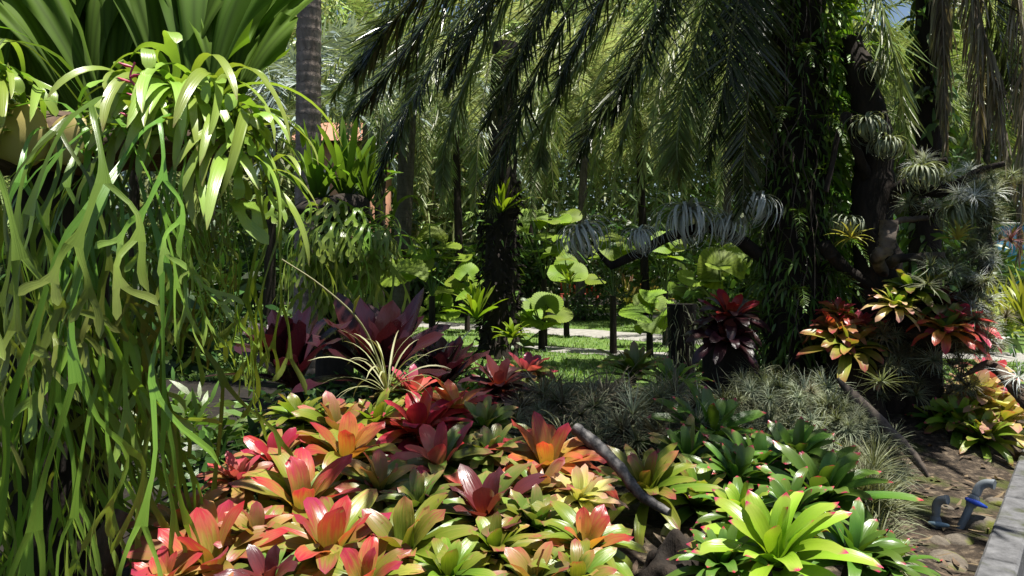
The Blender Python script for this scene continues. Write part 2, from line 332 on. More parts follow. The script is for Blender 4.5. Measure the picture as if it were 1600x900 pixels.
strip('path', [(-14, 24), (-7, 21.5), (-2.7, 19.4), (1.2, 17.1), (5.7, 13.9), (12, 10.8)], 1.5, .012, M['path_stone'], 1)
strip('path', [(-.6, 14.4), (1, 13.5), (2.4, 12.8), (4.2, 12.0), (6, 11.2)], .75, .014, M['path_stone'], 2)
strip('path', [(-2, 24.5), (2, 23), (5, 21.8), (9, 21)], 1.2, .012, M['path_stone'], 3)
# lawn blades
n = 26000; gx = rng.uniform(-4.5, 8.5, n); gy = 10+11*rng.random(n)**1.6
az = rng.random(n)*6.28; P, S = arcs(az, rng.uniform(.7, 1.5, n), rng.uniform(0, .9, n), rng.uniform(.05, .11, n), 3, 1, np.stack([gx, gy, np.full(n, .006)], -1))
onpath = np.zeros(n, bool)
for pl, wd in (([(-14, 24), (-7, 21.5), (-2.7, 19.4), (1.2, 17.1), (5.7, 13.9), (12, 10.8)], .8), ([(-.6, 14.4), (1, 13.5), (2.4, 12.8), (4.2, 12.0), (6, 11.2)], .42)):
    Q = spline([(a, b, 0) for a, b in pl], 60)
    dd = np.min(np.hypot(gx[:, None]-Q[None, :, 0], gy[:, None]-Q[None, :, 1]), 1); onpath |= dd < wd
k = ~onpath; mb = MB(); ribbons(mb, P[k], S[k], np.broadcast_to([.016, .012, .002], (k.sum(), 3)), k=2)
struct(mb.build('grass', M['grass_leaf']), 'stuff')
# kerb of cut stone blocks along the soil patch, with the lower gutter beyond
K0, K1 = A((2.18, 3.52)), A((4.23, 6.15)); kd = (K1-K0)/np.linalg.norm(K1-K0); kn = A((kd[1], -kd[0])); krz = math.atan2(kd[1], kd[0])
Sg, Wg = np.meshgrid(np.linspace(-1.2, 4.2, 90), np.linspace(0.02, -2.1, 50)); g = np.random.default_rng(8)
Xp = K0[0]+kd[0]*Sg+kn[0]*Wg; Yp = K0[1]+kd[1]*Sg+kn[1]*Wg; kk = g.normal(size=(8, 2))*5; ph_ = g.random(8)*6.28; nz_ = sum(np.sin(Xp*a+Yp*b+p) for (a, b), p in zip(kk, ph_))/8
mb = MB(); i = np.arange(Sg.size).reshape(Sg.shape); mb.add(np.stack([Xp, Yp, gz(Xp, Yp)+.012+.03*nz_], -1), np.stack([i[:-1, :-1], i[1:, :-1], i[1:, 1:], i[:-1, 1:]], -1).reshape(-1, 4)); struct(mb.build('soil_patch', M['bare_soil']))
mb = MB(); s = -1.4
g = np.random.default_rng(3)
while s < 6.5:
    l = g.uniform(.5, .7); c = K0+kd*(s+l/2)+kn*.08
    box(mb, (c[0], c[1], -.11+g.uniform(-.004, .004)), (l-.01, .16, .46), krz, 0, .012); s += l
struct(mb.build('kerb', M['kerb_stone'], smooth=False))

n = 1600; lx_ = rng.uniform(-1.6, 3.9, n); ly_ = rng.uniform(2.4, 7, n); off = (lx_-KA[0])*KD[1]-(ly_-KA[1])*KD[0]; kx = (off < -.03); lx_ = lx_[kx]; ly_ = ly_[kx]; n = len(lx_)
P, S = arcs(rng.random(n)*6.28, rng.normal(size=n)*.2, rng.normal(size=n)*.5, rng.uniform(.03, .11, n), 4, 1, np.stack([lx_, ly_, gz(lx_, ly_)+.03+.015*rng.random(n)], -1))
mb = MB(); ribbons(mb, P, S, np.array([.2, 1, .8, .1])[None]*rng.uniform(.012, .035, n)[:, None], .12, 3); struct(mb.build('leaf_litter', M['dead_leaf']), 'stuff')

# ------------------------------------------------------------------ reusable plant meshes
def strap_w(n, tip=.86, base=.55, spike=.0):
    t = np.linspace(0, 1, n)
    wv = base+(1-base)*np.sin(np.clip(t/.7, 0, 1)*math.pi/2)
    return wv*np.where(t > tip, np.sqrt(np.clip(1-((t-tip)/(1-tip))**2, 0, 1)), 1.)+.02
def brom_mesh(seed, part, n_leaf=13, L=.26, W=.075, e0=(75, 25), e1=(-5, -50), n=11, cup=.16, k=5, tip=.84):
    g = np.random.default_rng(seed); i = np.arange(n_leaf); f = i/max(n_leaf-1, 1)
    az = i*2.39996+g.normal(size=n_leaf)*.12
    a0 = R(1)*(e0[0]+(e0[1]-e0[0])*f+g.normal(size=n_leaf)*5); a1 = R(1)*(e1[0]+(e1[1]-e1[0])*f+g.normal(size=n_leaf)*12)
    Ls = L*(.78+.3*f+g.normal(size=n_leaf)*.07); org = np.stack([np.cos(az)*.018, np.sin(az)*.018, .04-.05*f], -1)
    P, S = arcs(az, a0, a1, Ls, n, 1.5, org, twist=g.normal(size=n_leaf)*.18)
    wv = 1.1*(strap_w(n, tip, .72)*np.where(np.linspace(0, 1, n) > .55, 1-.5*np.clip((np.linspace(0, 1, n)-.55)/.45, 0, 1)**1.6, 1))[None]*W*(.85+.3*g.random(n_leaf))[:, None]
    t = np.linspace(0, 1, n)
    cp = -cup*(1.5-1.3*t)[None]*np.ones((n_leaf, 1))
    cp[:, -2:] += (g.random(n_leaf)*.4-.1)[:, None]
    wave = np.sin(t[None, :, None]*9+g.random(n_leaf)[:, None, None]*6)*np.linspace(-1, 1, k)[None, None]*.045
    mb = MB(); ribbons(mb, P, S, wv, cp, k, wave=wave, tint=g.random(n_leaf)); return mb
BM = {}
for s in range(4):
    BM['in', s] = brom_mesh(s, 'in', 9+s % 2, .23, .068, (80, 38), (50, -4)).data('inner_leaves', [M['coral']])
    BM['out', s] = brom_mesh(s+40, 'out', 21, .29, .066, (40, 2), (-14, -62)).data('outer_leaves', [M['lime_outer']])
    BM['gin', s] = brom_mesh(s+80, 'in', 10, .27, .062, (82, 52), (55, 5), cup=.2, tip=.9).data('inner_leaves', [M['green_pinktip']])
    BM['gout', s] = brom_mesh(s+90, 'out', 17, .36, .062, (55, 14), (5, -45), cup=.16, tip=.9).data('outer_leaves', [M['green_pinktip']])
    BM['win', s] = brom_mesh(s+120, 'in', 10, .46, .115, (86, 66), (75, 48), cup=.2, tip=.88).data('inner_leaves', [M['wine']])
    BM['wout', s] = brom_mesh(s+130, 'out', 13, .50, .115, (68, 38), (46, 0), cup=.16, tip=.88).data('outer_leaves', [M['wine']])
stem_mb = MB(); tube(stem_mb, [(0, 0, -1), (.01, 0, -.5), (0, 0, .03)], [.035, .03, .026], 7); STEM = stem_mb.data('stem', [M['bark_dark']])
def setmat(o, m):
    o.material_slots[0].link = 'OBJECT'; o.material_slots[0].material = m
def bromeliad(px, py, dia, d, inner, outer, label, kind='', group='bromeliads in the foreground mound', var=None, tilt=None, stem=True):
    """centre pixel, apparent width in pixels, distance"""
    p = at(px, py, d); base = {'': .46, 'g': .6, 'w': .8}[kind]; sc = dia/F*d/base
    v = random.randrange(4) if var is None else var
    r = thing('bromeliad', p-Vector((0, 0, .10*sc)), label, 'bromeliad', group)
    tl = tilt or (R(random.uniform(6, 22)), random.uniform(-.25, .25)); r.rotation_euler = (tl[0], tl[1], random.random()*6.28)
    # lean towards the viewer: rotate about world X first, spin about own axis
    r.rotation_euler = (Matrix.Rotation(tl[0], 3, 'X') @ Matrix.Rotation(tl[1], 3, 'Y') @ Matrix.Rotation(random.random()*6.28, 3, 'Z')).to_euler()
    r.scale = (sc,)*3
    setmat(obj('inner_leaves', BM[kind+'in', v], r), M[inner]); setmat(obj('outer_leaves', BM[kind+'out', v], r), M[outer])
    h = r.location.z-float(gz(r.location.x, r.location.y))
    if stem and h > .02:
        s = obj('stem', STEM, r); s.scale = (1, 1, (h/sc)*1.08+.02)
    return r
def dep(py): return float(np.interp(py, [590, 640, 700, 770, 850, 900], [4.75, 4.2, 3.7, 3.2, 2.8, 2.6]))

# fern antler fronds: a strap that forks again and again
def antler_mesh(seed, L=1.5, levels=4, W=.05, droop=1.6, spread=.42, short=False):
    g = np.random.default_rng(seed); mb = MB()
    def seg(Lp, Mp, Rp, d, s, l, wd, lev, v0, v1):
        # Lp, Mp, Rp left / middle / right start points; d direction, s side
        n = 9 if lev < 2 else 6; P = [A(Mp)]; D = A(d); side = A(s); Ls = [A(Lp)]; Rs = [A(Rp)]
        w0 = np.linalg.norm(A(Rp)-A(Lp)); bend = g.normal(); b2 = g.normal(); bph = g.random()*6
        for i in range(1, n):
            t = i/(n-1)
            D = nrm(D+A((0, 0, -1))*droop*l/n*(.9 if lev == 0 else 2.4)+side*bend*.24*math.sin(t*4+bph)+nrm(np.cross(side, D))*b2*.12*math.cos(t*3.5+bph)); side = nrm(side-D*np.dot(side, D))
            P.append(P[-1]+D*l/(n-1))
            if lev == levels: wt = wd*(.75+1.0*t)*(math.sqrt(max(0, 1-((t-.6)/.4)**2)) if t > .6 else 1)+.003
            else: wt = w0+(wd-w0)*min(1, t*3) if t < .6 else wd*(1+2.0*((t-.6)/.4)**2.)
            Ls.append(P[-1]-side*wt*.5); Rs.append(P[-1]+side*wt*.5)
        nv = nrm(np.cross(side, D)); Pm = np.array(P)+nv*.10*np.linalg.norm(np.array(Rs)-np.array(Ls), axis=1)[:, None]; Pm[0] = A(Mp)
        V = np.stack([np.array(Ls), Pm, np.array(Rs)], 1); i = np.arange(n*3).reshape(n, 3)
        q = np.concatenate([np.stack([i[:-1, a], i[1:, a], i[1:, a+1], i[:-1, a+1]], -1) for a in (0, 1)])
        t = np.linspace(v0, v1, n); uv = np.stack([np.broadcast_to([0, .5, 1], (n, 3)), np.broadcast_to(t[:, None], (n, 3))], -1)
        mb.add(V.reshape(-1, 3), q, uv=uv, tint=tint)
        if lev < levels:
            sp = spread*(1+g.normal()*.2); tw = g.normal()*.5; vs2 = (v1, min(1, v1+.25)); out = nrm(np.cross(side, D))
            for sg, (a, b) in ((-1, (Ls[-1], Pm[-1])), (1, (Pm[-1], Rs[-1]))):
                if lev >= 1 and g.random() < .2 and sg == 1: lv2 = levels
                else: lv2 = lev+1
                d2 = nrm(D*math.cos(sp)+sg*side*math.sin(sp)+out*tw*.25*sg); s2 = nrm(side*math.cos(sp)-sg*D*math.sin(sp)+out*tw*.4)
                seg(a, (a+b)*.5, b, d2, s2, l*(g.uniform(.55, .9) if lev < 2 else g.uniform(.5, .8))*(1. if not short else .8), wd*g.uniform(.85, 1.15), lv2, *vs2)
    tint = g.random(); e = R(35)+g.normal()*.2
    seg((0, -W*.4, 0), (0, 0, 0), (0, W*.4, 0), (math.cos(e), 0, math.sin(e)), (0, 1, 0), L*(.42 if short else .32+g.random()*.2), W, 0, 0, .3)
    return mb
AFW = [antler_mesh(s+60, .95, 3, .03, 4.2, .42).data('antler_frond', [M['antler_painted_sun']]) for s in range(6)]
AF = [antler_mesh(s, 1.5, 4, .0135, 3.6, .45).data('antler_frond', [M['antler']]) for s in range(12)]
# short arching straps with one late fork, the mop on top, its sunlight painted into the leaf colour
def mop_mesh(seed):
    g = np.random.default_rng(seed+900)
    if seed % 3 == 0: return antler_mesh(seed+200, .55, 1, .026, 6.5, .28, True)
    P, S = arcs(np.array([0.]), R(g.uniform(35, 62)), R(-88), g.uniform(.42, .62), 14, .75, daz=g.normal(size=1)*.3, twist=g.normal(size=1)*.5); t = np.linspace(0, 1, 14)
    wv = .036*(.35+.65*np.sin(np.clip(t*1.1, 0, 1)*math.pi*.8)**1.2)*np.where(t > .8, np.sqrt(np.clip(1-((t-.8)/.2)**2, 0, 1)), 1)+.002
    mb = MB(); ribbons(mb, P, S, wv[None], -.14, 3, tint=g.random(1)); return mb
MF = [mop_mesh(s).data('antler_frond', [M['antler_painted_sun']]) for s in range(10)]
def shield_mesh(seed, H=1., half=29, lobes=5):
    g = np.random.default_rng(seed); nu, nv = 61, 26; u = np.linspace(-1, 1, nu); v = np.linspace(0, 1, nv); U, V = np.meshgrid(u, v)
    edge = 1+.10*np.sin(U*lobes*2.1+g.random()*6)+.05*np.sin(U*17+g.random()*6)-.18*U**2
    cut = .34*np.exp(-((U-g.uniform(-.5, .5))/.07)**2)+.3*np.exp(-((U-g.uniform(-.9, .9))/.05)**2)+.22*np.exp(-((U-g.uniform(-.9, .9))/.05)**2)
    edge = edge-cut; rad = H*V*edge; an = U*R(half)*(.55+.45*V)
    ph = g.random(3)*6.28
    x = np.sin(an)*rad+np.sign(U)*.05*(1-V)*np.abs(U); z = np.cos(an)*rad
    y = -.18*H*np.sin(V*1.9)*.6+.35*H*(V**2)*.4+.045*H*np.sin(U*9+ph[0]+V*2)*V+.05*H*np.sin(U*21+ph[1])*V**4+.18*H*(U**2)*V*-1
    mb = MB(); i = np.arange(nu*nv).reshape(nv, nu)
    mb.add(np.stack([x, y, z], -1).reshape(-1, 3), np.stack([i[:-1, :-1], i[:-1, 1:], i[1:, 1:], i[1:, :-1]], -1).reshape(-1, 4), uv=np.stack([U*.5+.5, V], -1), tint=g.random()); return mb
SH = [shield_mesh(s).data('shield_frond', [M['shield']]) for s in range(5)]
# palm fronds: midrib with leaflets
def leaflets(mb, Pr, Tr, Sr, n, Lf, Wf, droop, ang, seed, s0=.12, mat=0, up=.25, nseg=4, jit=.16, plume=.0):
    g = np.random.default_rng(seed); m = len(Pr); s = np.sort(s0+(1-s0)*(np.arange(n)+g.random(n)*.6)/n); s = np.clip(s, 0, 1)
    ix = s*(m-1); i0 = np.clip(ix.astype(int), 0, m-2); f = (ix-i0)[:, None]
    P0 = Pr[i0]*(1-f)+Pr[i0+1]*f; T = nrm(Tr[i0]*(1-f)+Tr[i0+1]*f); Sd = nrm(Sr[i0]*(1-f)+Sr[i0+1]*f); U = np.cross(T, Sd); U = U*np.where(U[:, 2:3] < -.2, -1, 1)
    for sg in (-1, 1):
        a = ang*(1-.45*s)*(1+g.normal(size=n)*jit*.6); upn = up+g.normal(size=n)*(jit+plume)
        d = nrm(T*np.cos(a)[:, None]+sg*Sd*np.sin(a)[:, None]+U*upn[:, None])
        l = Lf*(.35+.65*np.sin(np.clip(.15+s*.95, 0, 1)*math.pi)**.6)*(1+g.normal(size=n)*.08)
        Pt = [P0]; dd = d
        for k in range(1, nseg):
            dd = nrm(dd+A((0, 0, -1))*droop/nseg*(1+.3*g.random((n, 1)))); Pt.append(Pt[-1]+dd*(l/(nseg-1))[:, None])
        Pt = np.stack(Pt, 1); side = np.broadcast_to(nrm(T+U*.35+g.normal(size=(n, 3))*.2)[:, None], Pt.shape)
        wv = Wf*np.array([.45, 1, .8, .06] if nseg == 4 else [.5, 1, .08])[None]*np.ones((n, 1))
        ribbons(mb, Pt, side, wv, 0, 2, tint=g.random(n), mat=mat)
def frond_path(pts, n=90, Lf=.5, Wf=.022, droop=.8, ang=1.0, seed=0, rad=.018, side=None, **kw):
    P = spline(pts, 26); T = nrm(np.gradient(P, axis=0))
    if side is None:
        S = np.cross(T, A((0, 0, 1))); bad = np.linalg.norm(S, axis=1) < .12
        S = np.where(bad[:, None], A((1, 0, 0)), S); S = nrm(S)
        for i in range(1, len(S)):
            if np.dot(S[i], S[i-1]) < 0: S[i] *= -1
    else: S = nrm(np.cross(T, np.broadcast_to(A(side), T.shape)))
    mb = MB(); tube(mb, P, np.linspace(rad, rad*.2, len(P)), 5, 1, cap=False); leaflets(mb, P, T, S, n, Lf, Wf, droop, ang, seed, **kw); return mb
def frond_arc(e0, e1, L, seed, p=1.2, **kw):
    Pp, S = arcs(np.array([0.]), R(e0), R(e1), L, 10, p); return frond_path(Pp[0], seed=seed, **kw)
def frondset(mat, L, n, Lf, Wf, droop, pl=.1, rib='palm_olive', seed=0):
    return [frond_arc(a, b, L*q, seed+i, n=n, Lf=Lf, Wf=Wf, droop=droop, plume=pl, nseg=3 if n < 75 else 4).data('frond', [M[mat], M[rib]])
            for i, (a, b, q) in enumerate(((72, 5, .9), (55, -35, 1), (38, -60, 1.05), (18, -78, 1.05), (0, -86, 1.), (62, -60, 1.1)))]
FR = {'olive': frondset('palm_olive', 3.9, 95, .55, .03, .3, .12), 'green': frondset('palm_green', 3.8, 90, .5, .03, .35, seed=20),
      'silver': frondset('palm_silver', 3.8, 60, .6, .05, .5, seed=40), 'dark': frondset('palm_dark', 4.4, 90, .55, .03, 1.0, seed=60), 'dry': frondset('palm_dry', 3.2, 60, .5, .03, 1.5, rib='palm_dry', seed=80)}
def palm(name, x, y, h, r, bark, kind, n, label, lean=(0, 0), e_bias=0, z0=0., group='palms behind the lawn', dry=0, yaw=None, sc=1., trunkfn=None):
    t = thing(name, (x, y, z0), label, 'palm', group); mb = MB()
    m = 420 if bark == 'bark_ring' else 40
    P = spline([(0, 0, -.05), (lean[0]*.35, lean[1]*.35, h*.4), (lean[0]*.7, lean[1]*.7, h*.75), (lean[0], lean[1], h)], m)
    rr = r*(1+.5*np.exp(-np.linspace(0, 1, m)*18))*np.linspace(1.05, .82, m)
    if m > 40: zz = P[:, 2]*7.5+.25*np.sin(P[:, 2]*5); rr = rr*(.95+.075*(zz % 1)**2)
    tube(mb, P, rr, 14, rough=.05 if m < 50 else .012, seed=int(abs(x*10))); mb.build('trunk', M[bark], t)
    for i in range(n):
        f = i/n; vi = [0, 1, 1, 2, 2, 3, 3, 4][min(7, int(f*8+e_bias))] if random.random() > .15 else 5
        az = i*2.39996+random.uniform(-.2, .2)
        o = obj('frond', FR[kind][vi], t, (lean[0], lean[1], h+.1-.25*f), (random.uniform(-.25, .25), random.uniform(-.1, .1), az), sc*random.uniform(.88, 1.1))
    for i in range(dry):
        obj('dead_frond', FR['dry'][4], t, (lean[0], lean[1], h-.3), (0, R(random.uniform(5, 30)), random.random()*6.28), sc*random.uniform(.7, 1))
    return t
# fan palm leaves
def fan_mesh(seed, span=300, dish=.35):
    g = np.random.default_rng(seed); npl = 27; nu = npl*2+1; nr = 9; u = np.linspace(-.5, .5, nu); v = np.linspace(.02, 1, nr); U, V = np.meshgrid(u, v)
    an = U*R(span); zig = np.where(np.arange(nu) % 2 == 0, 1, -1)[None]*np.ones((nr, 1)); edge = 1+.015*zig
    rr = V*edge*(1-.06*np.cos(an*3+g.random()*6)); x = np.cos(an)*rr; y = np.sin(an)*rr
    z = dish*(V**1.6)*(.5+.5*np.cos(an*.9))+.03*zig*V+.13*V**2*np.sin(an*g.integers(2, 4)+g.random()*6)-.25*np.clip(V-.6, 0, 1)*(1-.4*np.cos(an))
    mb = MB(); i = np.arange(nu*nr).reshape(nr, nu)
    mb.add(np.stack([x, y, z], -1).reshape(-1, 3), np.stack([i[:-1, :-1], i[:-1, 1:], i[1:, 1:], i[1:, :-1]], -1).reshape(-1, 4), uv=np.stack([U+.5, V], -1), tint=g.random()); return mb
FAN = [fan_mesh(s, sp, ds).data('fan_leaf', [M['fan']], True) for s, (sp, ds) in enumerate(((300, .16), (250, .25), (320, .08), (270, .2)))]
def fan_palm(px, py, d, base_py, leaves, label, rad=.45, group='fan palms round the lawn', cat='fan palm'):
    """leaves: (dx, dy) pixel offsets of leaf centres, tilt towards viewer, roll"""
    c = at(px, py, d); zb = float(gz(c.x, c.y)); t = thing('fan_palm', (c.x, c.y, zb), label, cat, group)
    hub = A((0, 0, max(.15, (c.z-zb)*.55))); mb = MB(); tube(mb, [(0, 0, -.05), (0, 0, hub[2])], [.07, .05], 8, rough=.1); mb.build('trunk', M['bark_dark'], t)
    for dx, dy, tx, rz, s in list(leaves)+[(random.gauss(0, 30)*13/d, random.gauss(4, 20)*13/d, random.uniform(5, 50), random.uniform(-180, 180), random.uniform(.65, .95)) for _ in range(3)]:
        tx *= .7
        q = at(px+dx, py+dy, d+random.uniform(-.25, .25)); loc = A((q.x-c.x, q.y-c.y, q.z-zb))
        mb = MB(); tube(mb, spline([hub, hub*.4+loc*.6+A((0, 0, .03)), loc], 8), [.013]*8, 5, cap=False); mb.build('petiole', M['vine'], t)
        o = obj('fan_leaf', random.choice(FAN), t, loc, None, rad*s); o.rotation_euler = (Matrix.Rotation(R(tx), 3, 'X') @ Matrix.Rotation(R(rz), 3, 'Z')).to_euler()
    return t
# air plants
def spiky(seed, n=60, L=.15, W=.009, hemi=-.4, curl=.5, npt=6, mat='airgreen', name='leaves'):
    g = np.random.default_rng(seed); az = g.random(n)*6.28; z = g.uniform(hemi, 1, n); a0 = np.arcsin(z)
    P, S = arcs(az, a0, a0-curl*(1+g.normal(size=n)*.4), L*(1+g.normal(size=n)*.15), npt, 1.2, daz=g.normal(size=n)*curl*.5)
    wv = W*np.linspace(1, .08, npt)[None]*np.ones((n, 1)); mb = MB(); ribbons(mb, P, S, wv, .25, 3, tint=g.random(n)); return mb.data(name, [M[mat]])
AIR = [spiky(s, 65, .16, .010, -.3, .7) for s in range(4)]
CURLY = [spiky(s+10, 60, .24, .007, -.2, 2.6, 10) for s in range(3)]
def xero_mesh(seed, n=70):
    g = np.random.default_rng(seed); f = np.arange(n)/n; az = np.arange(n)*2.39996; a0 = R(85)-f*R(75); L = .40*(.85+.45*g.random(n)); n_ = 14
    P, S = arcs(az, a0, a0-R(160)-R(80)*g.random(n), L, n_, .85, daz=g.normal(size=n)*.55)
    wv = .034*(.7+.6*g.random((n, 1)))*np.linspace(1, .06, n_)[None]**.8*np.ones((n, 1)); mb = MB(); ribbons(mb, P, S, wv, -.22, 3, tint=g.random(n)); return mb.data('leaves', [M['airsilver']])
XE = [xero_mesh(s) for s in range(6)]
def airplant(px, py, d, dia, label, meshes=None, mat='airgreen', name='air_plant', cat='air plant', group=None, base=.30, rot=None):
    o = obj(name, random.choice(meshes or AIR), None, at(px, py, d), rot or (random.uniform(-.5, .5), random.uniform(-.5, .5), random.random()*6.28), dia/F*d/base)
    q = o.scale[0]; o.scale = (q*random.uniform(.9, 1.12), q*random.uniform(.9, 1.12), q*random.uniform(.85, 1.1))
    setmat(o, M[mat]); tag(o, label, cat, group); return o
# strap rosettes (bird's nest ferns, strap clumps) and leafy bushes
def strap_mesh(seed, n, L, W, e0, e1, mat, npt=10, cup=-.12, pointy=False, name='leaves', p=1.4):
    g = np.random.default_rng(seed); f = np.arange(n)/n; az = np.arange(n)*2.39996+g.normal(size=n)*.2
    a0 = R(1)*(e0[0]+(e0[1]-e0[0])*f+g.normal(size=n)*6); a1 = R(1)*(e1[0]+(e1[1]-e1[0])*f+g.normal(size=n)*12)
    P, S = arcs(az, a0, a1, L*(.8+.4*g.random(n)), npt, p, twist=g.normal(size=n)*.4); t = np.linspace(0, 1, npt)
    wv = W*((np.sin(np.clip(t*.93+.05, 0, 1)*math.pi)**.7) if pointy else (.35+.65*np.sin(np.clip(t*1.15, 0, 1)*math.pi*.86)**.8))[None]*np.ones((n, 1)); wv[:, -1] = W*.06
    mb = MB(); ribbons(mb, P, S, wv, cup, 3, tint=g.random(n), wave=np.sin(t[None, :, None]*22+g.random(n)[:, None, None]*6)*np.array([-1, 0, -1])[None, None]*.05)
    return mb.data(name, [M[mat]])
STRAP = {'nest': [strap_mesh(s, 22, .6, .085, (85, 35), (70, -10), 'fan', name='leaves') for s in range(2)],
         'dracaena': [strap_mesh(s+5, 40, .7, .05, (88, 15), (75, -40), 'bush_yellow', pointy=True) for s in range(2)],
         'grassy': [strap_mesh(s+9, 26, .45, .012, (85, 25), (20, -70), 'straw', 10, .2, True) for s in range(2)],
         'fine': [strap_mesh(s+15, 90, .4, .010, (88, 20), (60, -30), 'airgreen', 6, .2, True) for s in range(3)],
         'broad': [strap_mesh(s+12, 20, .5, .11, (80, 20), (40, -50), 'bush', pointy=True) for s in range(2)]}
def cloud(mb, C, L, W, seed, droop=.6, mat=0, out=None, n=4):
    g = np.random.default_rng(seed); B = len(C); d = nrm(g.normal(size=(B, 3))+(0 if out is None else out*1.2)); l = L*(.6+.8*g.random(B)); P = [C]
    for k in range(1, n): d = nrm(d+A((0, 0, -1))*droop/n); P.append(P[-1]+d*(l/(n-1))[:, None])
    P = np.stack(P, 1); S = np.broadcast_to(nrm(np.cross(d, g.normal(size=(B, 3))))[:, None], P.shape)
    wv = W*np.interp(np.linspace(0, 1, n), [0, .33, .66, 1], [.25, 1, .75, .05])[None]*(.7+.6*g.random((B, 1))); ribbons(mb, P, S, wv, .08, 2, tint=g.random(B), mat=mat)
def bush(x, y, z0, w_, h, n, L, W, mat, label, name='shrub', cat='shrub', group='shrubs under the palms', seed=0):
    g = np.random.default_rng(seed+int(abs(x)*97)); t = thing(name, (x, y, z0), label, cat, group)
    cl = g.normal(size=(9, 3))*A((w_*.3, w_*.3, h*.22))+A((0, 0, h*.55)); pick = g.integers(0, 9, n)
    C = cl[pick]+g.normal(size=(n, 3))*A((w_*.17, w_*.17, h*.15)); C[:, 2] = np.abs(C[:, 2]); mb = MB()
    cloud(mb, C, L, W, seed, .7, out=nrm(C-A((0, 0, h*.3)))); mb.build('foliage', M[mat], t)
    mb = MB()
    for c in cl[:5]: tube(mb, spline([(0, 0, -.05), c*A((.3, .3, .5)), c], 8), np.linspace(.03, .008, 8), 5)
    mb.build('stems', M['bark_dark'], t); return t

# ------------------------------------------------------------------ staghorn ferns on their trunk (left)
def loc_mb(pts, o): return [A(p)-A(o) for p in pts]
tp = at(95, 240, 3.5); t = thing('tree_stump', (tp.x, tp.y, 0), 'tall dark stump carrying the hanging staghorn ferns', 'tree stump')
mb = MB(); tube(mb, spline([(0, 0, -.1), (.02, 0, .7), (-.01, .02, 1.4), (0, 0, tp.z-.02)], 24), np.linspace(.24, .19, 24), 18, rough=.06, seed=4); mb.build('trunk', M['bark_dark'], t)
mb = MB()
lump(mb, (.0, 0, tp.z+.02), (.36, .30, .14), 3, .35, 26, 14); lump(mb, (.52, -.05, tp.z+.03), (.34, .24, .12), 5, .4, 26, 14); lump(mb, (-.35, .0, tp.z+.02), (.3, .22, .11), 8, .35, 22, 12)
tube(mb, [(-.75, 0, tp.z-.03), (0, .02, tp.z-.02), (.9, -.02, tp.z-.04)], [.045, .05, .04], 8, rough=.1); mb.build('root_mass', M['bark_brown'], t)
def staghorn(px, py, d, label, nm, nl, yaw_m, yaw_l, sm, sl, spread=.16, shields=(), tans=(), lx=None, lmat=None, mx=None):
    c = at(px, py, d); t = thing('staghorn_fern', c, label, 'fern', 'staghorn ferns')
    for i in range(nm):
        y = random.uniform(*yaw_m); xo = random.uniform(-spread, spread) if mx is None else random.uniform(*mx); o = obj('antler_frond', random.choice(MF), t, (math.cos(y)*.05+xo, math.sin(y)*.05, random.uniform(-.2 if xo > 0 else -.02, .14)-1.3*max(0, xo)**1.5), (random.uniform(-.35, .35), random.uniform(-.45, .3), y), random.uniform(.75, 1.2)*sm)
    for i in range(nl):
        y = random.uniform(*yaw_l); xo = random.uniform(-spread*1.6, spread*1.6) if lx is None else random.uniform(*lx); ex = c.x+xo+.30*math.cos(y)+1.42; short = 1-.62*max(0, ex/.42)**.9 if d < 5 else 1
        o = obj('antler_frond', random.choice(AFW if lmat else AF), t, (xo, random.uniform(-.12, .05), random.uniform(-.12, .02)), (random.uniform(-.15, .15), random.uniform(-.1, .6), y), random.uniform(.72, 1.12)*sl*max(.38, short))
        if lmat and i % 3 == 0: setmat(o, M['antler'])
    for dx, dy, yo, h_, lean, tw, v in shields:
        q = at(px+dx, py+dy, d+yo)-c; o = obj('shield_frond', SH[v], t, q, None, h_)
        o.rotation_euler = (Matrix.Rotation(R(lean), 3, 'Y') @ Matrix.Rotation(R(-8), 3, 'X') @ Matrix.Rotation(R(tw), 3, 'Z')).to_euler()
    for dx, dy, s in tans:
        q = at(px+dx, py+dy, d-.12)-c; mb = MB(); lump(mb, q, (.11*s, .04, .12*s), int(abs(dx)), .25, 20, 12); mb.build('basal_shield', M['tan_shield'], t)
    return t
PI = math.pi
staghorn(62, 172, 3.25, 'large staghorn fern with lit drooping straps on the dark stump', 74, 31, (-PI*1.0, -PI*.26), (-PI*.95, -.05), 1.0, 1.16, .16,
         ((-75, 10, .25, 1.05, -8, 10, 0), (40, 0, .35, 1.0, -2, -12, 1), (75, 20, .18, .9, -16, 20, 2), (95, 0, .4, 1.1, 6, 5, 3), (0, 10, .5, 1.2, 3, -15, 4)), ((-32, 40, 1.1), (52, 45, .9)), (-.45, .55), None, (-.3, .04))
staghorn(318, 205, 3.15, 'bright lime staghorn fern with tall upright shield fronds, beside the pink flower spike', 98, 31, (-PI*.6, -.2), (-PI*.95, -.4), 1.05, 1.14, .2,
         ((-45, -20, .22, 1.0, -1, 5, 3), (0, -10, .14, .9, 8, -10, 4), (5, 0, .3, .95, 9, 15, 0), (-140, 0, .3, 1.0, -8, 12, 1), (-75, 0, .4, 1.15, 4, -8, 2), (15, -15, .45, 1.05, 14, -12, 1), (30, -10, .2, .6, 11, 10, 2)), (), (-.66, .16), None, (-.26, .26))
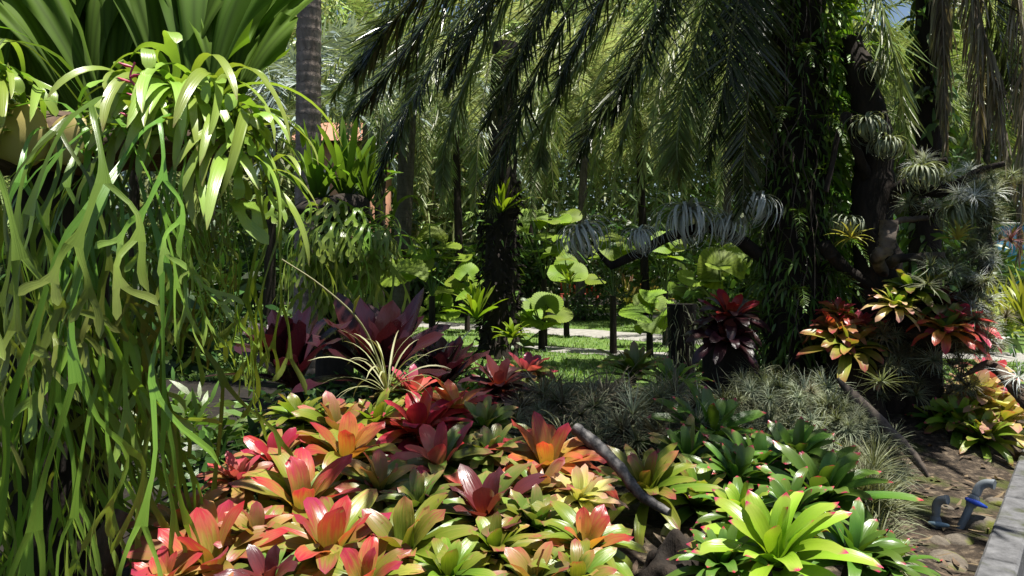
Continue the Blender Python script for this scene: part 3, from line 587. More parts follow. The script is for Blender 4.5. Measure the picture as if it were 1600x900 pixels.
# lobed leaf catching the sun above, part of the same kind of fern
c = at(226, 215, 2.8); t = thing('flowering_bromeliad', c, 'small bromeliad with zigzag pink flower spike between the staghorn ferns', 'bromeliad')
mb = MB(); P, S = arcs(np.arange(10)*2.4, R(75)-np.arange(10)*R(7), R(10)-np.arange(10)*R(6), .2+.01*np.arange(10), 9); ribbons(mb, P, S, .034*strap_w(9, .8)[None]*np.ones((10, 1)), -.12, 3); mb.build('leaves', M['antler'], t)
mb = MB(); zz = spline([(0, 0, 0), (-.01, -.05, .06), (.02, -.06, .12), (-.015, -.06, .17), (.0, -.06, .22)], 14)*1.2; tube(mb, zz, .004, 5); mb.build('flower_stalk', M['pink'], t)
for k in range(8):
    p = zz[2+int(k*1.45)]; sg = (-1)**k; mb = MB(); tube(mb, [p, p+A((sg*.022, -.01, .004)), p+A((sg*.045, -.015, .014 if sg < 0 else .006))], [.003, .0065, .002], 6); mb.build('flower', M['pink'], t)
# drift branch on the ground under the ferns
def branch(pts, rad, mat, label, name='driftwood_branch', cat='driftwood', n=30, twigs=(), rough=.12):
    P = spline(pts, n); o = A(P[0]); mb = MB(); tube(mb, P-o, np.interp(np.linspace(0, 1, n), np.linspace(0, 1, len(rad)), rad), 10, rough=rough, seed=int(abs(P[0][0])*99)); t = thing(name, o, label, cat); mb.build('limb', M[mat], t)
    for tw, rd in twigs:
        Q = spline(tw, 16); mb = MB(); tube(mb, Q-o, np.linspace(rd, rd*.3, 16), 7, rough=rough); mb.build('twig', M[mat], t)
    return t
branch([at(192, 800, 3.0), at(172, 835, 2.95), at(160, 880, 2.9), at(145, 930, 2.85)], [.035, .05, .055, .06], 'bark_brown', 'pale brown log end in dappled light below the staghorn ferns')

# ------------------------------------------------------------------ bromeliads, foreground mound
for px, py, dia, i_, o_, lab, v in (
 (335, 848, 235, 'coral', 'tan_leaf', 'large pink and gold bromeliad nearest the hanging staghorn fronds', 0),
 (515, 832, 235, 'coral', 'gold_outer', 'coral red bromeliad with upright glowing heart at the front', 1),
 (472, 757, 205, 'coral', 'gold_outer', 'pink winged bromeliad behind the front coral one', 2),
 (540, 690, 160, 'orange_leaf', 'gold_outer', 'peach orange bromeliad with yellow skirt below the yellow-lime one', 3),
 (655, 648, 160, 'crimson', 'crimson', 'deep crimson bromeliad at the top of the mound', 0),
 (855, 703, 165, 'orange_leaf', 'orange_leaf', 'orange red star-shaped bromeliad next to the black stick', 1),
 (765, 775, 200, 'maroon_leaf', 'olive_outer', 'bromeliad with dusky maroon upright leaves and orange base', 2),
 (635, 832, 205, 'gold_outer', 'lime_outer', 'yellow-green bromeliad with golden heart at the front', 3),
 (690, 700, 150, 'rose_leaf', 'olive_outer', 'bromeliad with pale and rust striped broad leaves below the crimson one', 0),
 (592, 742, 135, 'tan_leaf', 'olive_outer', 'tan and olive bromeliad in the middle of the mound', 1),
 (292, 800, 145, 'tan_leaf', 'tan_leaf', 'pale tan bromeliad at the edge of the hanging fronds', 2),
 (915, 830, 150, 'orange_leaf', 'lime_outer', 'bromeliad with red pointed heart on lime leaves beside the dark hollow', 3),
 (525, 650, 135, 'tan_leaf', 'lime_outer', 'small yellow-lime bromeliad at the back left of the mound', 0),
 (712, 625, 120, 'orange_leaf', 'crimson', 'rust orange bromeliad behind the crimson one', 1),
 (770, 692, 115, 'olive_outer', 'olive_outer', 'dull olive bromeliad left of the orange star', 2),
 (835, 800, 125, 'olive_outer', 'lime_outer', 'olive bromeliad under the maroon-hearted one', 3),
 (775, 838, 135, 'lime_outer', 'gold_outer', 'lime bromeliad with browned leaf tips', 0),
 (700, 880, 150, 'lime_outer', 'lime_outer', 'bright lime bromeliad at the lower edge of the picture', 1),
 (430, 702, 115, 'crimson', 'tan_leaf', 'small bromeliad with crimson tips under the fern straps', 2),
 (570, 890, 165, 'coral', 'gold_outer', 'hot pink bromeliad cut off by the lower edge', 3),
 (835, 888, 150, 'tan_leaf', 'olive_outer', 'tan-hearted olive bromeliad at the lower edge', 0),
 (470, 640, 105, 'lime_outer', 'lime_outer', 'yellow-green bromeliad tucked against the fern at the back', 1),
 (758, 650, 100, 'olive_outer', 'olive_outer', 'dark olive bromeliad behind the striped one', 2),
 (372, 735, 100, 'rose_leaf', 'tan_leaf', 'dusky rose bromeliad half behind the fern fronds', 3),
 (838, 752, 130, 'tan_leaf', 'olive_outer', 'rust-hearted olive bromeliad below the orange star', 1),
 (262, 893, 130, 'coral', 'tan_leaf', 'low pink bromeliad in the lower left corner of the mound', 2),
 (905, 760, 110, 'cream_leaf', 'cream_leaf', 'cream and tan bromeliad on the right flank of the mound', 0),
 (900, 885, 140, 'gold_outer', 'lime_outer', 'lime bromeliad beside the rotten stump', 1),
 (590, 640, 115, 'lime_outer', 'gold_outer', 'lime yellow bromeliad under the grassy air plant', 2),
 (420, 890, 150, 'maroon_leaf', 'olive_outer', 'shaded maroon bromeliad between the two front pink ones', 3),
 (655, 770, 120, 'olive_outer', 'olive_outer', 'shaded green bromeliad left of the maroon-hearted one', 2),
 (400, 820, 130, 'tan_leaf', 'gold_outer', 'gold bromeliad between the front pink ones', 1),
 (640, 600, 100, 'rose_leaf', 'olive_outer', 'dusty rose bromeliad at the rear ridge of the mound', 3)):
    bromeliad(px, py, dia*(1.04 if py > 800 else 1.1), dep(py), i_, o_, lab, '', var=v)
# wine-dark large bromeliads behind the mound
for px, py, dia, d, lab, v in ((590, 575, 250, 5.2, 'big wine-red bromeliad with upright leaves behind the mound', 0), (462, 575, 220, 5.0, 'big wine-red bromeliad partly behind the fern straps', 1), (690, 590, 150, 5.6, 'small wine-red bromeliad leaning right', 2)):
    bromeliad(px, py, dia, d, 'wine', 'wine', lab, 'w', 'wine-red bromeliads behind the mound', v)
bromeliad(780, 588, 115, 5.4, 'maroon_leaf', 'wine_outer', 'flat dark rosette with dull red heart beside the spiky mat', '', 'wine-red bromeliads behind the mound', 1)
bromeliad(822, 568, 95, 6.2, 'rose_leaf', 'olive_outer', 'dull red-green bromeliad beyond the flat dark rosette', '', 'wine-red bromeliads behind the mound', 2)
# green bromeliads
for px, py, dia, d, i_, o_, lab, v in (
 (1105, 660, 200, 4.7, 'green_pinktip', 'green_pinktip', 'tall glossy green bromeliad with pink tips behind the lime cluster', 0),
 (1012, 748, 185, 3.9, 'gold_outer', 'lime_outer', 'yellow-lime bromeliad cluster under the black stick', 1),
 (1085, 765, 170, 4.0, 'lime_outer', 'olive_outer', 'olive bromeliad right of the black stick end', 2),
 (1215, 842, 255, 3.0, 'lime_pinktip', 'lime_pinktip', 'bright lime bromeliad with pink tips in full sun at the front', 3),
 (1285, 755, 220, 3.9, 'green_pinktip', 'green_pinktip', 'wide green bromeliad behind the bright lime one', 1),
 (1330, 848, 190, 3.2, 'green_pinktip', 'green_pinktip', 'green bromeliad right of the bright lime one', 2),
 (1180, 720, 190, 4.3, 'green_pinktip', 'green_pinktip', 'shaded green bromeliad in the middle of the green group', 3),
 (1160, 790, 140, 3.6, 'lime_pinktip', 'green_pinktip', 'green bromeliad with curled pink tips above the rotten stump', 0),
 (1075, 705, 150, 4.4, 'green_pinktip', 'olive_outer', 'dark green bromeliad left of the shaded middle one', 2),
 (1245, 700, 170, 4.3, 'green_pinktip', 'green_pinktip', 'dark green bromeliad beside the curly air plant tangle', 0),
 (1145, 735, 150, 4.1, 'green_pinktip', 'green_pinktip', 'small dark green bromeliad among the green group', 1),
 (1385, 868, 150, 3.3, 'green_pinktip', 'green_pinktip', 'green bromeliad at the right end, next to the grassy tufts', 3),
 (1130, 868, 150, 3.0, 'green_pinktip', 'green_pinktip', 'shaded green bromeliad in front of the rotten stump', 2),
 (1235, 785, 150, 3.6, 'green_pinktip', 'green_pinktip', 'green bromeliad squeezed behind the bright lime one', 0),
 (990, 570, 130, 6.4, 'olive_outer', 'lime_outer', 'olive yellow bromeliad at the far edge of the spiky mat', 0),
 (1050, 590, 110, 6.0, 'green_pinktip', 'lime_pinktip', 'small light green bromeliad left of the climber-clad palm', 1)):
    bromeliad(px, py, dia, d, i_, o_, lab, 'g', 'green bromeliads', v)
# clusters on the stumps to the right
for px, py, dia, d, i_, o_, lab, v in (
 (1310, 480, 60, 6.4, 'coral', 'orange_leaf', 'bright red bromeliad highest on the mossy stump', 0),
 (1305, 505, 75, 6.3, 'orange_leaf', 'tan_leaf', 'rust orange bromeliad on the mossy stump', 1),
 (1345, 500, 75, 6.4, 'rose_leaf', 'olive_outer', 'rose and olive bromeliad right side of the mossy stump', 2),
 (1322, 525, 105, 6.2, 'gold_outer', 'gold_outer', 'golden yellow bromeliad lowest on the mossy stump', 3),
 (1355, 520, 75, 6.3, 'tan_leaf', 'olive_outer', 'olive tan bromeliad at the lower right of the mossy stump', 0),
 (1425, 440, 85, 6.1, 'lime_outer', 'lime_outer', 'lime yellow bromeliad highest on the driftwood tree', 1),
 (1397, 465, 72, 6.0, 'lime_outer', 'cream_leaf', 'pale lime bromeliad left side of the driftwood tree', 2),
 (1470, 462, 80, 6.1, 'maroon_leaf', 'olive_outer', 'plum red bromeliad between the lime and pink ones', 3),
 (1498, 488, 90, 6.0, 'rose_leaf', 'rose_leaf', 'pink striped bromeliad at the right of the driftwood tree', 0),
 (1475, 500, 85, 5.9, 'olive_outer', 'orange_leaf', 'bromeliad with orange underleaves below the pink one', 1),
 (1140, 478, 95, 6.7, 'crimson', 'wine_outer', 'dark red bromeliad upper one left of the climber-clad palm', 2),
 (1130, 510, 95, 6.6, 'maroon_leaf', 'wine_outer', 'very dark bromeliad lower one left of the climber-clad palm', 3)):
    bromeliad(px, py, dia*1.1, d, i_, o_, lab, '', 'bromeliads on the stumps', v, stem=False)
for px, py, dia, d, i_, o_, k_, lab, v in (
 (1525, 602, 125, 6.3, 'cream_leaf', 'cream_leaf', '', 'pale cream bromeliad with pink heart in the sunlit cluster', 0),
 (1545, 580, 95, 6.6, 'rose_leaf', 'cream_leaf', '', 'pink-centred bromeliad at the back of the sunlit cluster', 1),
 (1560, 645, 160, 6.1, 'gold_outer', 'cream_leaf', 'g', 'large yellow bromeliad at the right end of the sunlit cluster', 2),
 (1500, 648, 125, 6.1, 'lime_pinktip', 'lime_outer', 'g', 'lime bromeliad in the middle of the sunlit cluster', 3),
 (1535, 672, 120, 5.9, 'lime_outer', 'lime_outer', 'g', 'small lime bromeliad lowest in the sunlit cluster', 1),
 (1465, 645, 95, 6.2, 'lime_pinktip', 'green_pinktip', 'g', 'small green bromeliad at the shaded left end of the sunlit cluster', 0)):
    bromeliad(px, py, dia, d, i_, o_, lab, k_, 'bromeliads in the sunlit cluster', v)

# long grassy air plant with its leaning flower stalk
c = at(605, 615, 4.5); t = thing('grassy_air_plant', c, 'pale grassy air plant with long leaning flower stalk on the mound', 'air plant')
obj('leaves', STRAP['grassy'][0], t, None, None, 1.1); mb = MB()
tube(mb, spline([(0, 0, 0), at(590, 560, 4.5)-c, at(560, 500, 4.4)-c, at(500, 445, 4.3)-c, at(440, 405, 4.2)-c], 20), np.linspace(.009, .004, 20), 6); mb.build('flower_stalk', M['straw'], t)
mb = MB(); tube(mb, [at(552, 490, 4.4)-c, at(556, 472, 4.38)-c, at(562, 462, 4.36)-c], [.004, .012, .002], 6); mb.build('flower_bract', M['cream_leaf'], t)
o = obj('grassy_air_plant', STRAP['grassy'][1], None, at(880, 690, 4.0), (0, 0, 1), .55); tag(o, 'small pale grassy air plant behind the orange star bromeliad', 'air plant')
c = at(665, 600, 5.6); t = thing('agave', c-Vector((0, 0, .1)), 'blue-green pointed leaf plant right of the wine-red bromeliads', 'plant')
mb = MB(); P, S = arcs(np.array([.3, .9, 2.6, 4.0, 5.2, -.4]), R(1)*A((62, 45, 50, 30, 35, 70)), R(1)*A((48, 15, 10, -10, -10, 60)), A((.62, .5, .4, .45, .45, .5)), 10)
ribbons(mb, P, S, .085*np.sin(np.linspace(.25, 1, 10)*math.pi)[None]*np.ones((6, 1))+.004, -.15, 3); mb.build('leaves', M['palm_silver'], t)

# ------------------------------------------------------------------ black stick, rotten stump, logs
branch([at(897, 668, 3.75), at(925, 690, 3.7), at(965, 728, 3.6), at(1000, 772, 3.5), at(1045, 801, 3.4)], [.03, .034, .03, .026, .018], 'charred', 'black charred stick lying across the yellow-lime bromeliads', 'stick', 'stick')
c = at(1075, 860, 3.25); t = thing('rotten_stump', (c.x, c.y, 0), 'black rotten stump between the mound and the bright lime bromeliad', 'stump')
mb = MB(); lump(mb, (0, .05, .0), (.24, .2, c.z+.02), 5, .32, 70, 50, freq=6.5); lump(mb, (.1, .0, .0), (.14, .16, c.z-.03), 9, .4, 60, 40, freq=6); mb.build('wood', M['bark_dark'], t)
branch([at(1308, 592, 5.3), at(1335, 620, 5.2), at(1380, 665, 5.1), at(1425, 710, 5.0), at(1450, 745, 4.95)], [.012, .04, .042, .035, .012], 'driftwood', 'leaning mossy log furred with air plants in the middle', 'log', 'log')
branch([at(1500, 590, 6.0), at(1545, 570, 6), at(1580, 600, 5.7), at(1610, 640, 5.5)], [.008, .04, .05, .04], 'bark_brown', 'low curved branch behind the sunlit bromeliad cluster')

# ------------------------------------------------------------------ pipes
def pipe(base, top, out, r, label, valve, mat):
    b, t_, o_ = A(base), A(top), A(out); t = thing('water_pipe', b, label, 'pipe', 'water pipes in the soil patch'); b0 = b.copy(); up = nrm(t_-b)
    P = spline([b-up*.08-b0, b+(t_-b)*.6-b0, t_-up*.05-b0], 8); mb = MB(); tube(mb, P, r, 16); mb.build('riser', M['pvc'], t)
    e = nrm(o_-t_); a = A(t_)-b0; mb = MB(); Q = []
    for k in range(9):
        th = k/8*PI/2; Q.append(a-up*.05*(1-math.sin(th))+e*.05*(1-math.cos(th)))
    Q = [a-up*.085]+Q+[o_-b0]; tube(mb, Q, [r*1.16]*len(Q), 16); tube(mb, [Q[-1]-e*.012, Q[-1]+e*.004], r*1.32, 16); mb.build('elbow', M['pvc'], t)
    q, mt, ln, tl = valve; c = A(q)-b0; mb = MB(); tube(mb, [c-up*.035, c-up*.015, c+up*.015, c+up*.035], [r*1.2, r*1.5, r*1.5, r*1.2], 14); mb.build('valve_body', M['pvc'], t)
    h = nrm(A((1, -.25, -tl))); s = c+A((0, -r*1.7, 0)); mb = MB(); tube(mb, [s-h*ln*.55, s-h*ln*.5, s-h*ln*.1, s+h*ln*.1, s+h*ln*.45, s+h*ln*.5], [.006, .011, .016, .016, .010, .005], 10); mb.build('valve_handle', M[mt], t)
d1 = 4.45
pipe(at(1462, 833, d1), at(1463, 779, d1), at(1480, 781, d1-.05), .021, 'short upright grey water pipe with pale valve', (at(1462, 816, d1), 'pvc_pale', .11, .08), 'pvc')
pipe(at(1500, 826, d1), at(1534, 752, d1), at(1553, 757, d1-.05), .022, 'leaning grey water pipe with bright blue valve handle', (at(1520, 783, d1), 'pvc_blue', .12, .42), 'pvc')
# stones bedded in the soil
for k, (px, py, w_, h_) in enumerate(((1530, 828, 62, 34), (1445, 760, 60, 24), (1490, 745, 55, 18), (1535, 725, 60, 16), (1570, 735, 40, 16), (1475, 800, 36, 20), (1555, 790, 40, 18), (1500, 850, 50, 22), (1480, 880, 70, 26), (1430, 790, 45, 20), (1560, 700, 50, 14), (1500, 705, 60, 12), (1440, 725, 60, 14), (1525, 770, 34, 14), (1465, 850, 40, 20), (1590, 680, 40, 12))):
    d = CZ*F/(py-HZ); p = at(px, py, d); mb = MB(); lump(mb, (0, 0, 0), (w_/F*d*.5, w_/F*d*.4, h_/F*d*.55), k+3, .3, 20, 12)
    o = mb.build('stone', M['rock']); o.location = (p.x, p.y, .005); o.rotation_euler = (0, 0, k)
    tag(o, 'dark rounded boulder beside the foot of the leaning pipe' if k == 0 else 'low mossy stone bedded in the soil beside the kerb', 'stone', 'mossy stones in the soil patch')

# ------------------------------------------------------------------ big climber-clad palm with hanging fronds
def palmA():
    b = at(1243, 600, 7.0); zb = .3; t = thing('clad_palm', (b.x, b.y, zb), 'thick palm trunk wrapped in ferns and creepers, dark fronds hanging over the garden', 'palm')
    o = A((b.x, b.y, zb)); H = at(1243, -330, 7).z-zb; mb = MB(); tube(mb, spline([(0, 0, -.2), (0, 0, H*.4), (.02, 0, H)], 40), np.linspace(.30, .25, 40), 16, rough=.1, seed=2); mb.build('trunk', M['bark_dark'], t)
    cr = (1243, -330, 7.0)
    fr = [[cr, (1080, -200, 6.6), (1010, 60, 6.3), (940, 170, 6.2), (900, 250, 6.1)],
          [cr, (1020, -230, 6.8), (905, -10, 6.5), (830, 130, 6.4), (780, 250, 6.3), (765, 320, 6.3)],
          [cr, (950, -260, 7), (770, -40, 6.8), (680, 90, 6.7), (620, 200, 6.6), (590, 280, 6.6)],
          [cr, (1150, -140, 6.5), (1105, 0, 6.3), (1075, 110, 6.2), (1058, 220, 6.1), (1062, 270, 6.1)],
          [cr, (1180, -120, 6.2), (1150, 20, 6), (1130, 140, 5.9), (1105, 250, 5.9)],
          [cr, (1320, -200, 6.6), (1375, 0, 6.4), (1405, 120, 6.3), (1420, 235, 6.3)],
          [cr, (1200, -150, 6.6), (1178, 50, 6.5), (1165, 200, 6.5), (1160, 330, 6.5)],
          [cr, (850, -330, 7.6), (680, -120, 7.6), (590, 40, 7.6), (520, 150, 7.6)],
          [cr, (960, -250, 7.8), (830, -60, 7.8), (760, 60, 7.8), (705, 190, 7.8), (690, 290, 7.8)],
          [cr, (1040, -210, 8.2), (950, -20, 8.2), (890, 90, 8.2), (850, 200, 8.2), (845, 260, 8.2)],
          [cr, (1000, -300, 6.0), (860, -120, 5.7), (760, 10, 5.6), (700, 130, 5.6)],
          [cr, (1420, -260, 7.2), (1520, -60, 7.2), (1570, 80, 7.2), (1590, 200, 7.2)],
          [cr, (1120, -260, 5.2), (1020, -280, 4.2), (900, -240, 3.4), (800, -190, 2.9)],  # this and the next three run out of view, added to dapple the bromeliads
          [cr, (1300, -400, 5.6), (1290, -480, 4.6), (1230, -560, 3.9), (1150, -600, 3.3)],
          [cr, (1350, -480, 5.4), (1400, -600, 4.2), (1380, -700, 3.4)],
          [cr, (1180, -420, 5.6), (1080, -500, 4.4), (960, -520, 3.6), (800, -480, 3.0)],
          [cr, (1150, -300, 8.6), (1090, -150, 9.0), (1040, 20, 9.2), (1020, 130, 9.2)],
          [cr, (900, -220, 6.4), (740, -60, 6.2), (660, 40, 6.1), (600, 120, 6.1), (560, 170, 6.1)],
          [cr, (980, -280, 7.4), (800, -120, 7.4), (700, 10, 7.4), (640, 130, 7.4), (625, 230, 7.4)],
          [cr, (1100, -220, 7.6), (1010, -60, 7.6), (930, 60, 7.6), (870, 150, 7.6), (820, 230, 7.6)],
          [cr, (1060, -260, 6.4), (930, -120, 6.2), (850, 10, 6.1), (800, 110, 6), (760, 190, 6)],
          [cr, (1150, -240, 8), (1080, -80, 8.2), (1030, 60, 8.3), (985, 170, 8.3), (970, 230, 8.3)],
          [cr, (1000, -300, 8.6), (820, -160, 9), (690, -20, 9.2), (580, 90, 9.3), (540, 180, 9.3)],
          [cr, (1200, -250, 7.8), (1160, -40, 8.1), (1110, 120, 8.2), (1090, 250, 8.2)],
          [cr, (1290, -250, 7.4), (1340, -60, 7.6), (1360, 80, 7.6), (1372, 200, 7.6)],
          [cr, (1020, -300, 7.2), (880, -180, 7.1), (780, -40, 7), (720, 70, 7), (700, 130, 7)],
          [cr, (1060, -280, 6.8), (950, -150, 6.7), (860, -10, 6.6), (800, 100, 6.6), (785, 170, 6.6)],
          [cr, (1100, -270, 7), (1010, -130, 6.9), (940, 0, 6.9), (890, 90, 6.9), (872, 150, 6.9)],
          [cr, (1150, -260, 6.6), (1090, -110, 6.5), (1030, 20, 6.4), (985, 110, 6.4), (960, 180, 6.4)],
          [cr, (1190, -220, 6.8), (1150, -60, 6.7), (1115, 60, 6.6), (1092, 160, 6.6)],
          [cr, (940, -300, 5.6), (800, -150, 5.4), (680, -40, 5.3), (600, 50, 5.3), (560, 110, 5.3)]]
    for k, pts in enumerate(fr):
        P = [A(at(*p))-o for p in pts]; L = sum(np.linalg.norm(P[i+1]-P[i]) for i in range(len(P)-1))
        frond_path(P, n=int(L*38), Lf=.52, Wf=.019, droop=.16, ang=1.0, seed=k+300, rad=.016, up=.05, plume=.07, s0=.18).build('frond', [M['palm_green' if pts[-1][2] > 7.3 or k in (3, 5, 7) else 'palm_dark'], M['palm_olive']], t)  # leaf colour paints front fronds shaded, rear and edge ones lit
    for k, P in enumerate(([(2.6, 5.8, 5.8), (2.4, 4.6, 5.2), (2.2, 3.6, 4.5)], [(3.2, 5.8, 5.8), (3.6, 4.6, 5.2), (3.8, 3.7, 4.6)], [(2.0, 5.9, 5.9), (1.5, 5.0, 5.4), (1.1, 4.2, 4.8)], [(2.9, 5.6, 6.2), (3.0, 4.2, 6.0), (3.0, 3.0, 5.4)], [(2.3, 6, 6.2), (1.9, 4.8, 6.1), (1.7, 3.4, 5.4), (1.6, 2.4, 4.7)])):  # unseen overhead fronds, added to shade the air plants and green bromeliads
        P = [A((2.67, 7, 5.98))-o]+[A(q)-o for q in P]; frond_path(P, n=100, Lf=.6, Wf=.03, droop=.5, ang=.95, seed=k+350, rad=.02, plume=.1).build('frond', [M['palm_dark'], M['palm_olive']], t)
    for k in range(10):                                             # upper fronds, spreading above the picture
        az = k*.63+.2; 
        if not .7 < az % (2*PI) < 3.0: continue
        obj('frond', FR['dark'][k % 3], t, (0, 0, H+.1), (0, 0, az), .95)
    # ferns and creepers on the trunk
    n = 3800; th = rng.random(n)*6.28; hh = rng.random(n)*4.6; rad = .30+.10*rng.random(n); outv = np.stack([np.cos(th), np.sin(th), 0*th], -1); C = outv*rad[:, None]+np.stack([0*th, 0*th, hh], -1)
    mb = MB(); cloud(mb, C, .15, .026, 5, 2.6, out=outv, n=5); mb.build('creeper_leaves', M['vine'], t)
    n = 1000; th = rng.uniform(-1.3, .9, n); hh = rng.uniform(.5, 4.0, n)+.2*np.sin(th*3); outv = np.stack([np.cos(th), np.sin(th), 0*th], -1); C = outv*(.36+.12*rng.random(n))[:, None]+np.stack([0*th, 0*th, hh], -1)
    mb = MB(); cloud(mb, C, .17, .036, 6, 1.6, out=outv, n=5); mb.build('sun_painted_creeper', M['vine_painted_lit'], t)  # leaves on the sun side, painted in the lit vine colour
    mb = MB()
    for k in range(46):
        a = random.uniform(-PI, .4); z0 = random.uniform(1.2, 4.6); l = random.uniform(.5, 1.6); r0 = random.uniform(.34, .46); p = A((math.cos(a)*r0, math.sin(a)*r0, z0)); Q = [p]
        for q in range(6): Q.append(Q[-1]+A((random.gauss(0, .035), random.gauss(0, .02), -l/6)))
        tube(mb, spline(Q, 16), .0045, 4, cap=False)
    mb.build('hanging_roots', M['driftwood'], t)
    for k in range(26):                                             # small pinnate ferns
        a = random.uniform(-PI*.95, .6); z0 = random.uniform(.3, 4.3); mb = MB(); Pp, _ = arcs(np.array([a]), R(random.uniform(10, 50)), R(-75), random.uniform(.4, .75), 10)
        frond_path(Pp[0]+A((math.cos(a)*.3, math.sin(a)*.3, z0)), n=26, Lf=.085, Wf=.018, droop=.5, ang=1.25, seed=k, rad=.005, nseg=3, s0=.05).build('fern_frond', [M['vine_painted_lit' if a > -1.1 else 'vine'], M['vine']], t)  # sun-side ferns take the vine colour with light painted in
palmA()

# ------------------------------------------------------------------ driftwood tree with air plants (right)
c = at(1375, 600, 6.6); o_ = A((c.x, c.y, .2)); t = thing('driftwood_tree', o_, 'gnarled dark driftwood tree holding air plants and bromeliads', 'driftwood tree')
def L3(l): return [A(at(*p))-o_ for p in l]
def limb(l, r0, r1, name='limb', mat='bark_dark', n=30, rough=.16):
    mb = MB(); tube(mb, spline(L3(l), n), np.linspace(r0, r1, n), 12, rough=rough, seed=int(abs(l[0][0]))); mb.build(name, M[mat], t)
limb([(1395, 640, 6.6), (1385, 540, 6.6), (1372, 430, 6.6), (1362, 330, 6.6), (1368, 240, 6.6), (1350, 150, 6.6), (1330, 60, 6.7)], .26, .10, 'trunk')
limb([(1440, 640, 6.4), (1425, 560, 6.4), (1440, 500, 6.3), (1450, 470, 6.2)], .2, .10, 'trunk')
limb([(1385, 420, 6.5), (1400, 405, 6.3), (1430, 402, 6.2), (1475, 398, 6.0)], .05, .025, mat='driftwood')
limb([(1385, 400, 6.5), (1398, 350, 6.3), (1430, 342, 6.2), (1452, 340, 6.1)], .035, .018, mat='driftwood')
limb([(1375, 330, 6.6), (1410, 290, 6.4), (1460, 300, 6.2), (1490, 290, 6.1), (1530, 268, 6), (1570, 255, 5.9)], .07, .02)
limb([(1370, 250, 6.6), (1410, 230, 6.5), (1450, 260, 6.3), (1480, 250, 6.2)], .06, .03)
limb([(1365, 300, 6.6), (1340, 240, 6.4), (1320, 180, 6.4), (1290, 300, 6.3)], .05, .02)
limb([(1440, 500, 6.3), (1500, 470, 6.2), (1540, 420, 6.1), (1535, 340, 6.1), (1545, 290, 6.1)], .08, .03)
limb([(1385, 430, 6.5), (1370, 405, 6.2), (1385, 385, 6.1), (1390, 345, 6.1)], .05, .07, 'knot', 'driftwood')
limb([(1300, 400, 6.4), (1290, 385, 6.4), (1320, 420, 6.5), (1370, 450, 6.5)], .06, .05)
mb = MB(); c2 = at(1330, 560, 6.4); lump(mb, A((c2.x, c2.y, .35))-o_, (.28, .25, .5), 12, .3, 26, 18, freq=4); mb.build('mossy_base', M['bark_dark'], t)
c2 = at(1470, 520, 6.2); mb = MB(); lump(mb, A(c2)-o_, (.3, .2, .16), 14, .35, 26, 18, freq=4); mb.build('root_ball', M['bark_dark'], t)
c2 = at(1140, 540, 6.8); t = thing('mossy_stump', (c2.x, c2.y, 0), 'dark mossy stump under the dark red bromeliads', 'stump'); mb = MB(); lump(mb, (0, 0, .4), (.24, .22, .72), 22, .3, 24, 18, freq=4); mb.build('wood', M['bark_dark'], t)
# arching branch of silver air plants
branch([at(1250, 430, 6.9), at(1190, 400, 6.9), at(1150, 372, 6.9), at(1110, 356, 6.9), at(1078, 362, 6.9), at(1040, 372, 6.9), at(1000, 395, 6.9), at(952, 417, 6.9)], [.07, .065, .06, .055, .055, .05, .045, .035], 'bark_dark', 'arching dark branch strung with silver air plant balls',
       twigs=([([at(955, 416, 6.9), at(938, 398, 6.9), at(925, 378, 6.9)], .03)]))
for px, py, dia, d, lab in ((910, 362, 74, 6.8, 'dark silver air plant ball at the left tip of the arching branch'), (1000, 366, 54, 6.75, 'small silver air plant ball second from the branch tip'), (1075, 334, 84, 6.8, 'brightly lit silver air plant ball at the top of the arch'),
     (1138, 346, 56, 6.75, 'lit silver air plant ball where the branch bends down'), (1182, 312, 66, 6.6, 'silver air plant against the climber-clad trunk'), (1355, 190, 74, 6.3, 'curling silver air plant high on the driftwood tree'),
     (1385, 222, 56, 6.2, 'pale silver air plant just under the high one'), (1325, 345, 60, 6.3, 'bluish curled air plant in the shade right of the clad trunk'), (1495, 330, 84, 6.0, 'large grey-green curled air plant among fine tufts'), (1440, 268, 74, 6.1, 'loose straw-tinged silver air plant on the upper limb'), (1365, 105, 60, 6.5, 'topmost silver air plant beside the hanging frond')):
    airplant(px, py, d, dia, lab, XE, 'airsilver' if d > 6.55 else 'airgrey', base=.43 if d > 6.55 else .56, group='silver curled air plants', rot=(random.uniform(-.3, .3), random.uniform(-.3, .3), random.random()*6))
airplant(1495, 375, 5.9, 62, 'yellow-hearted air plant on the lower limb', [strap_mesh(77, 22, .17, .02, (80, 5), (30, -40), 'airyellow', 8, -.15, True)], 'airyellow', base=.3)
airplant(1330, 372, 6.2, 60, 'shaggy yellowish air plant by the clad trunk', [strap_mesh(78, 26, .17, .014, (80, -20), (30, -70), 'airyellow', 8, -.15, True)], 'airyellow', base=.3)
airplant(1578, 375, 5.9, 60, 'dark red spiky air plant at the right edge', None, 'airred')
airplant(1592, 590, 5.6, 80, 'pale trailing air plant beyond the sunlit bromeliads', CURLY, 'airsilver', base=.4)
g_ = np.random.default_rng(12)
def mat_of(region, n, d, dia, lab, grp, meshes, mats, zfix=None):
    for k in range(n):
        px, py, dd = region(g_); airplant(px, py, dd, g_.uniform(*dia), lab, meshes, mats[k % len(mats)], group=grp)
